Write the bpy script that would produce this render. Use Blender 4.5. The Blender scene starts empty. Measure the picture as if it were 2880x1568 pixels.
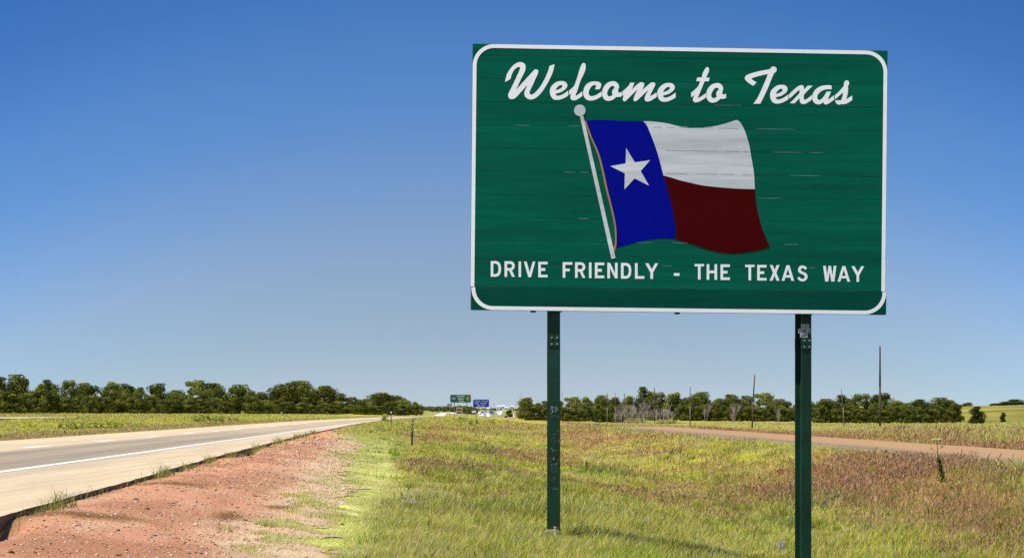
import bpy, math, random
import numpy as np
from mathutils import Vector
from mathutils.geometry import tessellate_polygon

# ------------------------------------------------------------------ camera, sky, sun, exposure
FPX, HY, CX, EYE = 5600.0, 1156.0, 1440.0, 1.66      # focal length in source pixels, horizon row, centre column, eye height
sc = bpy.context.scene
cam_d = bpy.data.cameras.new('camera'); cam = bpy.data.objects.new('camera', cam_d)
sc.collection.objects.link(cam); sc.camera = cam
cam.location = (0, 0, EYE); cam.rotation_euler = (math.radians(90), 0, 0)
cam_d.sensor_width = 36; cam_d.lens = FPX/2880*36; cam_d.shift_y = (HY-784)/2880
cam_d.clip_start = .1; cam_d.clip_end = 20000
SUN = Vector((-.42, -.33, 1.0)).normalized()
sun_d = bpy.data.lights.new('sun', 'SUN'); sun = bpy.data.objects.new('sun', sun_d)
sc.collection.objects.link(sun)
sun_d.energy = 5.0; sun_d.angle = math.radians(.5); sun_d.color = (1, .93, .80)
sun.rotation_euler = (-SUN).to_track_quat('-Z', 'Y').to_euler()
world = bpy.data.worlds.new('World'); sc.world = world; world.use_nodes = True
wn, wl = world.node_tree.nodes, world.node_tree.links
sky = wn.new('ShaderNodeTexSky'); sky.sky_type = 'NISHITA'; sky.sun_disc = False
sky.sun_elevation = math.asin(SUN.z); sky.sun_rotation = math.atan2(SUN.x, SUN.y)
sky.air_density = 1.0; sky.dust_density = .35; sky.ozone_density = 2.2; sky.altitude = 300
tc = wn.new('ShaderNodeTexCoord'); sx = wn.new('ShaderNodeSeparateXYZ'); cx_ = wn.new('ShaderNodeCombineXYZ')
wl.new(tc.outputs['Generated'], sx.inputs[0])
mz = wn.new('ShaderNodeMath'); mz.operation = 'MULTIPLY_ADD'; mz.inputs[1].default_value = 2.0; mz.inputs[2].default_value = .12
wl.new(sx.outputs['Z'], mz.inputs[0])
wl.new(sx.outputs['X'], cx_.inputs['X']); wl.new(sx.outputs['Y'], cx_.inputs['Y']); wl.new(mz.outputs[0], cx_.inputs['Z'])
nrm = wn.new('ShaderNodeVectorMath'); nrm.operation = 'NORMALIZE'
wl.new(cx_.outputs[0], nrm.inputs[0]); wl.new(nrm.outputs[0], sky.inputs['Vector'])
# air clearer overhead and paler low down and ahead: tint of the sky by direction
def wmath(op, a, b=None, c=None):
    n = wn.new('ShaderNodeMath'); n.operation = op
    for i, q in enumerate((a, b, c)):
        if q is None: continue
        if isinstance(q, (int, float)): n.inputs[i].default_value = q
        else: wl.new(q, n.inputs[i])
    return n.outputs[0]
x2 = wmath('MULTIPLY', sx.outputs['X'], sx.outputs['X']); x2 = wmath('MINIMUM', wmath('MULTIPLY', x2, .9), .09)
ze = wmath('MULTIPLY', wmath('ADD', sx.outputs['Z'], x2), 2.0)
sr = wn.new('ShaderNodeValToRGB'); wl.new(ze, sr.inputs[0]); el = sr.color_ramp.elements
pts_ = [(0, (1.33, 1.08, .92)), (.05, (1.26, 1.125, .97)), (.09, (1.24, 1.20, 1.15)), (.12, (1.03, 1.17, 1.30)), (.15, (.77, 1.09, 1.36)), (.18, (.651, 1.016, 1.384)), (.22, (.426, .842, 1.291)), (.26, (.321, .749, 1.223)), (.30, (.30, .70, 1.2)), (.49, (.75, .9, 1.15))]
el[0].position = 0; el[0].color = (*[q/1.6 for q in pts_[0][1]], 1); el[1].position = .98; el[1].color = (*[q/1.6 for q in pts_[-1][1]], 1)
for z_, c_ in pts_[1:-1]:
    e_ = el.new(z_*2); e_.color = (*[q/1.6 for q in c_], 1)
vmw = wn.new('ShaderNodeVectorMath'); vmw.operation = 'MULTIPLY'; wl.new(sky.outputs[0], vmw.inputs[0]); wl.new(sr.outputs[0], vmw.inputs[1])
vms = wn.new('ShaderNodeVectorMath'); vms.operation = 'SCALE'; vms.inputs['Scale'].default_value = 1.6; wl.new(vmw.outputs[0], vms.inputs[0])
bg = wn['Background']; wl.new(vms.outputs[0], bg.inputs['Color']); bg.inputs['Strength'].default_value = .115
sc.view_settings.view_transform = 'Standard'; sc.view_settings.look = 'None'
sc.view_settings.exposure = 0.0; sc.view_settings.gamma = 1.0
sc.render.engine = 'CYCLES'; sc.cycles.max_bounces = 6; sc.cycles.use_denoising = False

random.seed(7); RNG = np.random.default_rng(11)

# ------------------------------------------------------------------ helpers
ORIG = {}
def mesh_np(name, V, F, cols=None, smooth=False):
    """F: int array (n,3|4) or list of lists; cols: per-vertex rgb"""
    me = bpy.data.meshes.new(name)
    V = np.asarray(V, dtype=np.float32).reshape(-1, 3)
    if isinstance(F, np.ndarray) and F.ndim == 2:
        n, k = F.shape
        me.vertices.add(len(V)); me.vertices.foreach_set('co', V.ravel())
        me.loops.add(n*k); me.loops.foreach_set('vertex_index', F.astype(np.int32).ravel())
        me.polygons.add(n); me.polygons.foreach_set('loop_start', np.arange(0, n*k, k, dtype=np.int32))
        me.polygons.foreach_set('loop_total', np.full(n, k, dtype=np.int32))
        me.update(calc_edges=True)
    else:
        me.from_pydata([tuple(map(float, v)) for v in V], [], [tuple(map(int, f)) for f in F]); me.update()
    if cols is not None:
        a = me.color_attributes.new('tint', 'FLOAT_COLOR', 'POINT')
        c = np.ones((len(V), 4), dtype=np.float32); c[:, :3] = cols
        a.data.foreach_set('color', c.ravel())
    if smooth:
        me.polygons.foreach_set('use_smooth', np.ones(len(me.polygons), dtype=bool))
    return me
def link(name, me, mat, parent=None):
    o = bpy.data.objects.new(name, me); sc.collection.objects.link(o)
    if mat is not None:
        me.materials.clear(); me.materials.append(mat)
    if parent is not None: o.parent = parent
    ORIG[o.name] = ORIG.get(parent.name, (0, 0, 0)) if parent is not None else (0, 0, 0)
    return o
def part(name, V, F, mat, parent=None, cols=None, smooth=False):
    """mesh given in world coordinates; stored relative to its thing's base"""
    V = np.asarray(V, dtype=np.float64).reshape(-1, 3)
    if parent is not None: V = V - np.array(ORIG[parent.name])
    return link(name, mesh_np(name, V, F, cols, smooth), mat, parent)
def empty(name, loc):
    o = bpy.data.objects.new(name, None); sc.collection.objects.link(o); o.location = loc
    o.empty_display_size = .2; ORIG[o.name] = tuple(loc); return o
def tag(o, label=None, cat=None, group=None, kind=None):
    if label: o['label'] = label
    if cat: o['category'] = cat
    if group: o['group'] = group
    if kind: o['kind'] = kind
    return o
def copy_tree(o, parent=None):
    c = o.copy(); sc.collection.objects.link(c); c.parent = parent


    for ch in [x for x in bpy.data.objects if x.parent == o and x != c]: copy_tree(ch, c)
    return c
def rehome(o):
    """a thing that is one mesh: put its origin at the base of its mesh"""
    me = o.data; n = len(me.vertices); co = np.empty(n*3, dtype=np.float32); me.vertices.foreach_get('co', co)
    co = co.reshape(-1, 3); b = np.array([(co[:, 0].min()+co[:, 0].max())/2, (co[:, 1].min()+co[:, 1].max())/2, co[:, 2].min()])
    me.vertices.foreach_set('co', (co-b).astype(np.float32).ravel()); me.update(); o.location = tuple(float(x) for x in b); return o
class MB:
    def __init__(s): s.V = []; s.F = []
    def add(s, V, F):
        n = len(s.V); s.V += [tuple(map(float, v)) for v in V]; s.F += [tuple(int(i)+n for i in f) for f in F]; return s
    def box(s, c, size, rot=0.0):
        hx, hy, hz = size[0]/2, size[1]/2, size[2]/2; ca, sa = math.cos(rot), math.sin(rot)
        V = []
        for z in (-hz, hz):
            for x, y in ((-hx, -hy), (hx, -hy), (hx, hy), (-hx, hy)):
                V.append((c[0]+x*ca-y*sa, c[1]+x*sa+y*ca, c[2]+z))
        return s.add(V, [(3, 2, 1, 0), (4, 5, 6, 7), (0, 1, 5, 4), (1, 2, 6, 5), (2, 3, 7, 6), (3, 0, 4, 7)])
    def tube(s, p0, p1, r0, r1=None, n=8, cap=True):
        r1 = r0 if r1 is None else r1
        p0 = Vector(p0); p1 = Vector(p1); d = (p1-p0)
        if d.length < 1e-6: return s
        q = d.to_track_quat('Z', 'Y'); V = []
        for p, r in ((p0, r0), (p1, r1)):
            for k in range(n):
                a = 2*math.pi*k/n; V.append(tuple(p+q @ Vector((r*math.cos(a), r*math.sin(a), 0))))
        F = [(k, (k+1) % n, n+(k+1) % n, n+k) for k in range(n)]
        if cap: F += [tuple(range(n-1, -1, -1)), tuple(range(n, 2*n))]
        return s.add(V, F)
    def path(s, pts, radii, n=8):
        for i in range(len(pts)-1): s.tube(pts[i], pts[i+1], radii[i], radii[i+1], n, True)
        return s
    def ball(s, c, r, nu=12, nv=8, sc3=(1, 1, 1)):
        V = [(c[0], c[1], c[2]-r*sc3[2])]; F = []
        for j in range(1, nv):
            t = -math.pi/2+math.pi*j/nv
            for i in range(nu):
                a = 2*math.pi*i/nu
                V.append((c[0]+r*sc3[0]*math.cos(t)*math.cos(a), c[1]+r*sc3[1]*math.cos(t)*math.sin(a), c[2]+r*sc3[2]*math.sin(t)))
        V.append((c[0], c[1], c[2]+r*sc3[2])); T = len(V)-1
        for i in range(nu):
            F.append((0, 1+(i+1) % nu, 1+i)); F.append((T, T-nu+i, T-nu+(i+1) % nu))
        for j in range(nv-2):
            for i in range(nu):
                a = 1+j*nu+i; b = 1+j*nu+(i+1) % nu; F.append((a, b, b+nu, a+nu))
        return s.add(V, F)
    def build(s, name, mat, parent=None, smooth=False): return part(name, s.V, s.F, mat, parent, smooth=smooth)

def hash2(i, j, seed):
    n = (i*374761393 + j*668265263 + seed*974634777) & 0xffffffff
    n = ((n ^ (n >> 13))*1274126177) & 0xffffffff
    return ((n ^ (n >> 16)) & 0xffff)/65535.0
def vnoise(x, y, seed=0):
    x = np.asarray(x, float); y = np.asarray(y, float)
    i = np.floor(x).astype(np.int64); j = np.floor(y).astype(np.int64); fx = x-i; fy = y-j
    fx = fx*fx*(3-2*fx); fy = fy*fy*(3-2*fy)
    a = hash2(i, j, seed); b = hash2(i+1, j, seed); c = hash2(i, j+1, seed); d = hash2(i+1, j+1, seed)
    return (a*(1-fx)+b*fx)*(1-fy)+(c*(1-fx)+d*fx)*fy
def fbm(x, y, seed=0, o=4):
    s = 0; a = .5; t = 0
    for k in range(o):
        s = s+a*vnoise(x*2**k+k*17.3, y*2**k-k*9.1, seed+k); t += a; a *= .5
    return s/t
def sm(a, b, x):
    t = np.clip((np.asarray(x, float)-a)/(b-a), 0, 1); return t*t*(3-2*t)
def lin(r, g, b):
    f = lambda c: (c/255/12.92 if c/255 <= .04045 else ((c/255+.055)/1.055)**2.4)
    return (f(r), f(g), f(b))

# ------------------------------------------------------------------ materials
def mat_new(name):
    m = bpy.data.materials.new(name); m.use_nodes = True
    nt = m.node_tree; return m, nt.nodes, nt.links, nt.nodes['Principled BSDF']
def mat_plain(name, col, rough=.6, metal=0.0, var=.12, scale=3.0, spec=.5, bump=0.0, stretch=(1, 1, 1)):
    m, N, L, B = mat_new(name)
    tcn = N.new('ShaderNodeTexCoord'); mp = N.new('ShaderNodeMapping'); mp.inputs['Scale'].default_value = stretch
    L.new(tcn.outputs['Object'], mp.inputs[0])
    nz = N.new('ShaderNodeTexNoise'); nz.inputs['Scale'].default_value = scale; nz.inputs['Detail'].default_value = 6
    L.new(mp.outputs[0], nz.inputs['Vector'])
    mx = N.new('ShaderNodeMix'); mx.data_type = 'RGBA'
    mx.inputs['A'].default_value = (*[c*(1-var) for c in col], 1); mx.inputs['B'].default_value = (*[min(1, c*(1+var)) for c in col], 1)
    L.new(nz.outputs['Fac'], mx.inputs['Factor']); L.new(mx.outputs['Result'], B.inputs['Base Color'])
    B.inputs['Roughness'].default_value = rough; B.inputs['Metallic'].default_value = metal
    B.inputs['Specular IOR Level'].default_value = spec
    if bump:
        bp = N.new('ShaderNodeBump'); bp.inputs['Strength'].default_value = bump; bp.inputs['Distance'].default_value = .01
        L.new(nz.outputs['Fac'], bp.inputs['Height']); L.new(bp.outputs[0], B.inputs['Normal'])
    return m
def mat_tint(name, rough=.8, trans=0.0, nscale=0.0, var=.2, spec=.2, bump=0.0):
    """colour from the mesh's own tint attribute, with fine noise"""
    m, N, L, B = mat_new(name)
    at = N.new('ShaderNodeAttribute'); at.attribute_name = 'tint'; col = at.outputs['Color']
    if nscale:
        tcn = N.new('ShaderNodeTexCoord'); nz = N.new('ShaderNodeTexNoise'); nz.inputs['Scale'].default_value = nscale
        nz.inputs['Detail'].default_value = 8; nz.inputs['Roughness'].default_value = .65
        L.new(tcn.outputs['Object'], nz.inputs['Vector'])
        mr = N.new('ShaderNodeMapRange'); mr.inputs['From Min'].default_value = .3; mr.inputs['From Max'].default_value = .7
        mr.inputs['To Min'].default_value = 1-var; mr.inputs['To Max'].default_value = 1+var
        L.new(nz.outputs['Fac'], mr.inputs['Value'])
        vm = N.new('ShaderNodeVectorMath'); vm.operation = 'SCALE'
        L.new(col, vm.inputs[0]); L.new(mr.outputs[0], vm.inputs['Scale']); col = vm.outputs[0]
        if bump:
            bp = N.new('ShaderNodeBump'); bp.inputs['Strength'].default_value = bump; bp.inputs['Distance'].default_value = .05
            L.new(nz.outputs['Fac'], bp.inputs['Height']); L.new(bp.outputs[0], B.inputs['Normal'])
    L.new(col, B.inputs['Base Color']); B.inputs['Roughness'].default_value = rough; B.inputs['Specular IOR Level'].default_value = spec
    if trans:
        tr = N.new('ShaderNodeBsdfTranslucent'); ms = N.new('ShaderNodeMixShader'); ms.inputs[0].default_value = trans
        L.new(col, tr.inputs['Color']); L.new(B.outputs[0], ms.inputs[1]); L.new(tr.outputs[0], ms.inputs[2])
        L.new(ms.outputs[0], N['Material Output'].inputs['Surface'])
    return m

# ------------------------------------------------------------------ the lie of the land (u across, v along the highway)
A = -.0366; CA, SA = math.cos(A), math.sin(A)
def uv2xy(u, v): return u*CA+v*SA, -u*SA+v*CA
def xy2uv(x, y): return x*CA-y*SA, x*SA+y*CA
def curve(v): return 1.15e-4*np.clip(np.asarray(v, float)-150, 0, 350)**2
RZ = .66                                                             # highway surface height
NU = [-3000, -400, -120, -70, -46, -32, -24, -17, -14.9, -14.85, -9, -8, -3.9, -3.4, -2, 0, 1.5, 4.8, 7.5, 10, 13, 14, 20.7, 21.5, 24, 40, 66, 100, 130, 200, 400, 3000]
NZ = [6, 2.2, 1.8, 1.45, 1.05, .98, .5, .42, .58, .54, .54, .60, .60, .555, .34, .11, 0, -.52, -.78, -.50, .14, .2, .2, .22, .14, -.3, -.7, -.9, -.6, .6, 2.2, 6]
FU = NU
FZ = [6, 2.2, 1.8, 1.45, 1.05, 1.0, .55, .48, .58, .54, .54, .60, .60, .56, .42, .30, .25, .12, .05, .1, .15, .2, .2, .22, .14, -.3, -.7, -.9, -.6, .6, 2.2, 6]
def ground(u, v):
    u = np.asarray(u, float); v = np.asarray(v, float)
    up = u-curve(v)*sm(12, -4, u)
    t = sm(45, 230, v)
    z = np.interp(up, NU, NZ)*(1-t)+np.interp(up, FU, FZ)*t
    z = z+.0029*np.clip(v-650, 0, 4000)*sm(200, 60, np.abs(u))+.001*np.clip(v-650, 0, 4000)*sm(60, 200, np.abs(u))
    z = z-.6*sm(175, 260, v)*sm(9, 14, u)*sm(60, 40, u)
    z = z+3.3*sm(410, 600, v)*sm(95, 160, u)-.5*sm(560, 900, v)*sm(95, 160, u)
    off = sm(-3.2, -1.5, up)*sm(13.8, 12.5, up)+sm(21.2, 24, up)+sm(-15.2, -17, up)
    loc = np.exp(-((u-1.5)**2+((v-26.4)*.7)**2)/.9)
    z = z+off*(1-loc)*(.16*(fbm(u/3.1, v/5.3, 5, 3)-.5)+.10*(fbm(u*.9, v*.7, 8, 2)-.5)*sm(120, 60, v))
    return z
def edge(v):                                                         # right edge of the pavement
    v = np.asarray(v, float)
    e = np.interp(v, [-50, 18, 46, 90, 183, 400], [-3.9, -4.15, -5.0, -5.9, -6.8, -7.2])
    return e+(.05*(vnoise(v*.5, v*0+3, 2)-.5)+.03*(vnoise(v*3.3, v*0+9, 3)-.5))+curve(v)
def gravel_edge(v):                                                  # where the red dirt gives way to grass
    v = np.asarray(v, float)
    e = np.interp(v, [-50, 15, 20, 28, 45, 70, 95, 130, 200], [-1.6, -1.7, -1.75, -1.88, -2.4, -3.25, -4.6, -6.4, -7.2])
    return e+.55*(vnoise(v*.33, v*0+5, 12)-.5)+.45*(vnoise(v*1.3, v*0+1, 14)-.5)+.35*(vnoise(v*4.1, v*0+1, 15)-.5)
def hitpx(px, py):
    """the point of the ground that lies on a sight line"""
    dx = (px-CX)/FPX; dz = -(py-HY)/FPX
    y = 8*np.power(1.004, np.arange(1900)); x = dx*y; z = EYE+dz*y
    u, v = xy2uv(x, y); g = ground(u, v); k = np.nonzero(z < g)[0]
    k = k[0] if len(k) else len(y)-1
    return np.array([x[k], y[k], g[k]])

# colour of the vegetation at a place: weights of brown seed heads, deep green, pale straw
BL = []
for (px, py, rx, ry, kind, amt) in [
    (2380, 1308, 260, 26, 'b', .9), (1700, 1236, 130, 16, 'b', .9), (1230, 1230, 120, 12, 'b', .8), (1540, 1205, 150, 9, 'b', .5),
    (2660, 1440, 250, 55, 'b', .75), (1940, 1430, 150, 32, 'b', .7), (1480, 1300, 110, 16, 'b', .55), (1760, 1200, 200, 7, 'b', .5),
    (2500, 1350, 200, 18, 'b', .5), (1130, 1300, 60, 18, 'b', .5), (1120, 1212, 60, 8, 'b', .6), (1900, 1375, 130, 16, 'b', .4),
    (1340, 1210, 60, 6, 'b', .5), (2750, 1262, 160, 10, 'b', .7), (2300, 1222, 300, 6, 'b', .6),
    (1450, 1290, 90, 22, 'g', .9), (1730, 1340, 110, 16, 'g', .8), (2250, 1400, 120, 20, 'g', .6), (1200, 1330, 80, 22, 'g', .7),
    (1350, 1270, 90, 10, 'g', .7), (2450, 1395, 140, 16, 'g', .5), (1950, 1350, 90, 12, 'g', .4), (1240, 1260, 60, 8, 'g', .6),
    (1680, 1300, 80, 22, 's', .9), (1420, 1222, 150, 14, 's', .6), (1800, 1262, 200, 14, 's', .6), (1080, 1400, 90, 60, 's', .5),
    (1580, 1215, 60, 8, 's', .5), (1200, 1420, 120, 20, 's', .5)]:
    p = hitpx(px, py); u, v = xy2uv(p[0], p[1]); h = EYE-p[2]
    BL.append((u, v, rx*p[1]/FPX, max(.6, ry*p[1]**2/(FPX*h)), kind, amt))
def field(u, v):
    u = np.asarray(u, float); v = np.asarray(v, float)
    w = {'b': 0, 'g': 0, 's': 0}
    for (bu, bv, ru, rv, k, a) in BL:
        wob = 1+.5*(vnoise(u*.8+bu, v*.25+bv, 31)-.5)
        w[k] = w[k]+a*np.exp(-(((u-bu)/ru)**2+((v-bv)/rv)**2)*wob)
    w['b'] = w['b']+.75*sm(-44, -52, u)+.6*sm(-16.5, -17.8, u-curve(v))*sm(-22.5, -20.8, u-curve(v))+.8*sm(20.6, 21.5, u)*sm(26.5, 24, u)
    n1 = fbm(u/2.6, v/7.5, 21, 4); n2 = fbm(u/1.9, v/5.2, 41, 4); n3 = fbm(u/1.4, v/4.0, 61, 3)
    mid = sm(14, 22, u)*sm(200, 60, v)
    b = np.clip(w['b']+1.9*(n1-.60+.075*sm(26, 40, v))+.25*mid, 0, 1); g = np.clip(w['g']+2.2*(n2-.58), 0, 1); s = np.clip(w['s']+2.0*(n3-.58), 0, 1)
    near = sm(36, 24, v)                                             # the lush foot of the sign
    b = b*(1-.75*near*sm(3.5, 2.0, u)); b = b*(1-sm(-1.0, -2.5, u-curve(v)*sm(0, -4, u))*.8)
    return b, g, s
C_OL = np.array([.425, .395, .056]); C_BR = np.array([.42, .255, .095]); C_GR = np.array([.215, .27, .032]); C_ST = np.array([.50, .455, .12])
C_MOW = np.array([.545, .55, .15])
def tintfield(u, v):
    b, g, s = field(u, v)
    c = np.tile(C_OL, (len(u), 1))
    c = c*(1-s[:, None])+C_ST*s[:, None]; c = c*(1-g[:, None])+C_GR*g[:, None]; c = c*(1-b[:, None])+C_BR*b[:, None]
    up = u-curve(v)*sm(12, -4, u)
    m = sm(-.4, -1.2, up+.35*sm(30, 90, v)*2.2)*sm(-4.4, -4.0, up)*sm(115, 70, v)
    c = c*(1-m[:, None])+C_MOW*m[:, None]
    f = sm(26, 36, u)*sm(110, 180, v)*sm(135, 110, u)                 # mown meadow before the far trees
    c = c*(1-f[:, None])+np.array([.40, .36, .085])*f[:, None]
    h = sm(105, 120, u)*sm(380, 450, v)                              # hill pasture
    hn = fbm(u/40, v/14, 71, 3)[:, None]
    c = c*(1-h[:, None])+(np.array([.29, .265, .06])*(.35+1.3*hn))*h[:, None]
    k = sm(-16.5, -17.8, up)*sm(-22.5, -20.8, up)                     # dry strip along the left edge of the road
    c = c*(1-.7*k[:, None])+np.array([.36, .24, .13])*.7*k[:, None]
    far = sm(450, 800, v)*sm(100, 60, np.abs(u))
    c = c*(1-far[:, None])+np.array([.33, .32, .11])*far[:, None]
    tu = fbm(u*1.5, v*.8, 141, 3)[:, None]
    c = c*(.50+1.0*tu)
    ba = (m*sm(.52, .66, fbm(u*2.4, v*1.2, 151, 3))*.3)[:, None]; c = c*(1-ba)+np.array([.60, .46, .31])*ba
    return c, b, g, s, m

# ------------------------------------------------------------------ ground, roads
def grid_mesh(name, US, VS, zf, mat, cols=None, off=0.0, smooth=True):
    uu, vv = np.meshgrid(US, VS) if np.ndim(US) == 1 else (US, VS)
    U = uu.ravel(); Vv = vv.ravel(); x, y = uv2xy(U, Vv); z = zf(U, Vv)+off
    nv, nu = uu.shape; idx = np.arange(nv*nu).reshape(nv, nu)
    F = np.stack([idx[:-1, :-1], idx[:-1, 1:], idx[1:, 1:], idx[1:, :-1]], -1).reshape(-1, 4)
    c = cols(U, Vv) if cols else None
    return part(name, np.stack([x, y, z], 1), F, mat, None, c, smooth)
m_ground = mat_tint('ground_cover', rough=.95, nscale=9.0, var=.35, spec=.03, bump=.6)
US = np.concatenate([-np.geomspace(3000, 420, 10), np.arange(-400, -60, 10), np.arange(-60, -16, 2), np.arange(-16, -7, .5), np.arange(-7, 14, .25), np.arange(14, 25, .5), np.arange(25, 60, 2), np.arange(60, 400, 8), np.geomspace(410, 3000, 10)])
US = np.unique(np.concatenate([US, [-14.9, -14.85, 13.0, 14.0, 20.7, 21.5]]))
VS = np.concatenate([np.arange(-60, 10, 5), np.arange(10, 60, .4), np.arange(60, 120, .8), np.arange(120, 400, 3.5), np.arange(400, 1000, 16), np.geomspace(1010, 4200, 26)])
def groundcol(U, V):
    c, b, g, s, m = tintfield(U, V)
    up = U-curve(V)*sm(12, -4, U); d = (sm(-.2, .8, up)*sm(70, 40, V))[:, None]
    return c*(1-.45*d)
def ground_low(U, V):
    up = U-curve(V)*sm(12, -4, U)
    return ground(U, V)-.3*((U < gravel_edge(V)+.2) & (up > -14.8) & (V < 150))
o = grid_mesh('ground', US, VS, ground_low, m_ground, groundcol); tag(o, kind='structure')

# concrete highway, one slab with a real edge; paint marks lie on it
m_road, N, L, B = mat_new('worn_concrete')
tcn = N.new('ShaderNodeTexCoord'); mp = N.new('ShaderNodeMapping'); mp.inputs['Rotation'].default_value = (0, 0, -A); mp.inputs['Scale'].default_value = (1, .035, 1)
L.new(tcn.outputs['Object'], mp.inputs[0])
nz = N.new('ShaderNodeTexNoise'); nz.inputs['Scale'].default_value = 2.2; nz.inputs['Detail'].default_value = 9; nz.inputs['Roughness'].default_value = .7
L.new(mp.outputs[0], nz.inputs['Vector'])
nf = N.new('ShaderNodeTexNoise'); nf.inputs['Scale'].default_value = 22; nf.inputs['Detail'].default_value = 6; L.new(tcn.outputs['Object'], nf.inputs['Vector'])
at = N.new('ShaderNodeAttribute'); at.attribute_name = 'tint'
r1 = N.new('ShaderNodeMapRange'); r1.inputs['From Min'].default_value = .33; r1.inputs['From Max'].default_value = .67; r1.inputs['To Min'].default_value = .80; r1.inputs['To Max'].default_value = 1.13
r2 = N.new('ShaderNodeMapRange'); r2.inputs['From Min'].default_value = .3; r2.inputs['From Max'].default_value = .7; r2.inputs['To Min'].default_value = .93; r2.inputs['To Max'].default_value = 1.07
L.new(nz.outputs['Fac'], r1.inputs[0]); L.new(nf.outputs['Fac'], r2.inputs[0])
mm = N.new('ShaderNodeMath'); mm.operation = 'MULTIPLY'; L.new(r1.outputs[0], mm.inputs[0]); L.new(r2.outputs[0], mm.inputs[1])
vm = N.new('ShaderNodeVectorMath'); vm.operation = 'SCALE'; L.new(at.outputs['Color'], vm.inputs[0]); L.new(mm.outputs[0], vm.inputs['Scale'])
L.new(vm.outputs[0], B.inputs['Base Color']); B.inputs['Roughness'].default_value = .85; B.inputs['Specular IOR Level'].default_value = .05
VR = np.concatenate([np.arange(-40, 10, 2.5), np.arange(10, 70, .15), np.arange(70, 140, .6), np.arange(140, 392, 4)])
ue = edge(VR); cols_u = []
for k, t in enumerate([-14.85, -13.2, -11.4, -10.4, -9.2, -8.2, -7.3]): cols_u.append(t+curve(VR))
for f in (.06, .3, .6, .85, .97, 1.0): cols_u.append((-7.3+curve(VR))*(1-f)+ue*f)
UU = np.stack(cols_u, 1); VV = np.repeat(VR[:, None], UU.shape[1], 1)
def roadcol(U, V):
    up = U-curve(V)
    cream = np.array(lin(218, 197, 162)); grey = np.array(lin(152, 141, 123))
    lane = sm(-11.6, -10.9, up)*sm(-6.9, -7.4, up)
    wheel = .74+.26*np.maximum(np.exp(-((up+10.1)/.55)**2), np.exp(-((up+8.3)/.55)**2))
    fade = 1-.45*sm(50, 130, V)
    w = (lane*wheel*fade)[:, None]
    w2 = (.25*sm(-6.9, -6.5, up)*sm(-5.4, -6.2, up)*(.5+vnoise(U*2, V*.3, 90)))[:, None]
    c = cream*(1-w)+grey*w; c = c*(1-w2)+grey*w2
    red = (.35*sm(-5.9, -4.1, up)*sm(.45, .75, fbm(U*.8, V*.12, 93, 3)))[:, None]
    return c*(1-red)+np.array(lin(214, 160, 124))*red
def road_z(U, V): return np.full(len(U), RZ)
hw = grid_mesh('highway', UU, VV, road_z, m_road, roadcol, smooth=False)
tag(hw, kind='structure')
# the broken side face of the slab
x, y = uv2xy(ue, VR); V3 = np.concatenate([np.stack([x, y, np.full(len(x), RZ)], 1), np.stack([x-.03, y, np.full(len(x), RZ-.34)], 1)])
n = len(VR); F = np.array([(i, n+i, n+i+1, i+1) for i in range(n-1)])
part('slab_edge', V3, F, mat_plain('slab_side', (.14, .10, .065), .95, var=.4, scale=6), hw)
m_paint = mat_plain('road_paint', (.93, .94, .97), .6, var=.10, scale=5)
def ribbon(name, u0, u1, VS_, z, mat, parent, curved=True):
    c = curve(VS_) if curved else 0
    xa, ya = uv2xy(u0+c, VS_); xb, yb = uv2xy(u1+c, VS_); k = len(VS_)
    V_ = np.concatenate([np.stack([xa, ya, z(u0+c+0*VS_, VS_)], 1), np.stack([xb, yb, z(u1+c+0*VS_, VS_)], 1)])
    F_ = np.array([(i, k+i, k+i+1, i+1) for i in range(k-1)])
    return part(name, V_, F_, mat, parent)
zr = lambda U, V: np.full(len(U), RZ+.004)
ribbon('edge_line', -7.36, -7.15, np.arange(-30, 380, 4.0), zr, m_paint, hw)
for k in range(-4, 26):
    v0 = 54.9+11.25*k
    if v0 > 5: ribbon('lane_dash', -11.48, -11.18, np.linspace(v0, v0+3.5, 3), zr, m_paint, hw)

# frontage road
m_asph = mat_tint('old_asphalt', .9, nscale=14, var=.14, spec=.04)
VF = np.concatenate([np.arange(-40, 10, 5), np.arange(10, 150, 1.0), np.arange(150, 330, 4)])
UFc = np.array([14.5, 14.7, 15.0, 16.5, 17.2, 18.2, 19.6, 20.5, 21.0])
def frontcol(U, V):
    n = fbm(U*.9, V*.05, 111, 3); pink = np.array(lin(180, 144, 106)); grey = np.array(lin(142, 128, 111))
    w = np.clip(sm(17.6, 16.6, U)*.9+.5*(n-.5), 0, 1)[:, None]
    return pink*(1-w)+grey*w
fdip = lambda V: .6*sm(175, 260, V)
def front_z(U, V): return .27-fdip(V)+0*U
fr = grid_mesh('frontage_road', UFc+0.0, VF, front_z, m_asph, frontcol); tag(fr, kind='structure')
m_yel = mat_plain('faded_yellow_paint', lin(226, 172, 96), .7, var=.15, scale=4)
zf_ = lambda U, V: .275-fdip(V)
ribbon('centre_line', 17.32, 17.44, np.arange(10, 112, 4.0), zf_, m_yel, fr, False)
for v0 in np.arange(118, 330, 12.0): ribbon('centre_line', 17.32, 17.46, np.array([v0, v0+3.5]), zf_, m_yel, fr, False)
m_seal = mat_plain('crack_sealant', (.10, .085, .075), .8)
for v0, l, uu_ in ((44, 13, 15.9), (62, 20, 16.1), (88, 18, 16.0), (38, 4, 15.2), (72, 5, 15.3)): 
    vs_ = np.arange(v0, v0+l, 1.0); ww = .06*(vnoise(vs_*.8, vs_*0, 4)-.5)
    ribbon('sealed_crack', uu_+ww, uu_+.07+ww, vs_, lambda U, V: np.full(len(U), .274), m_seal, fr, False)
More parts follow.
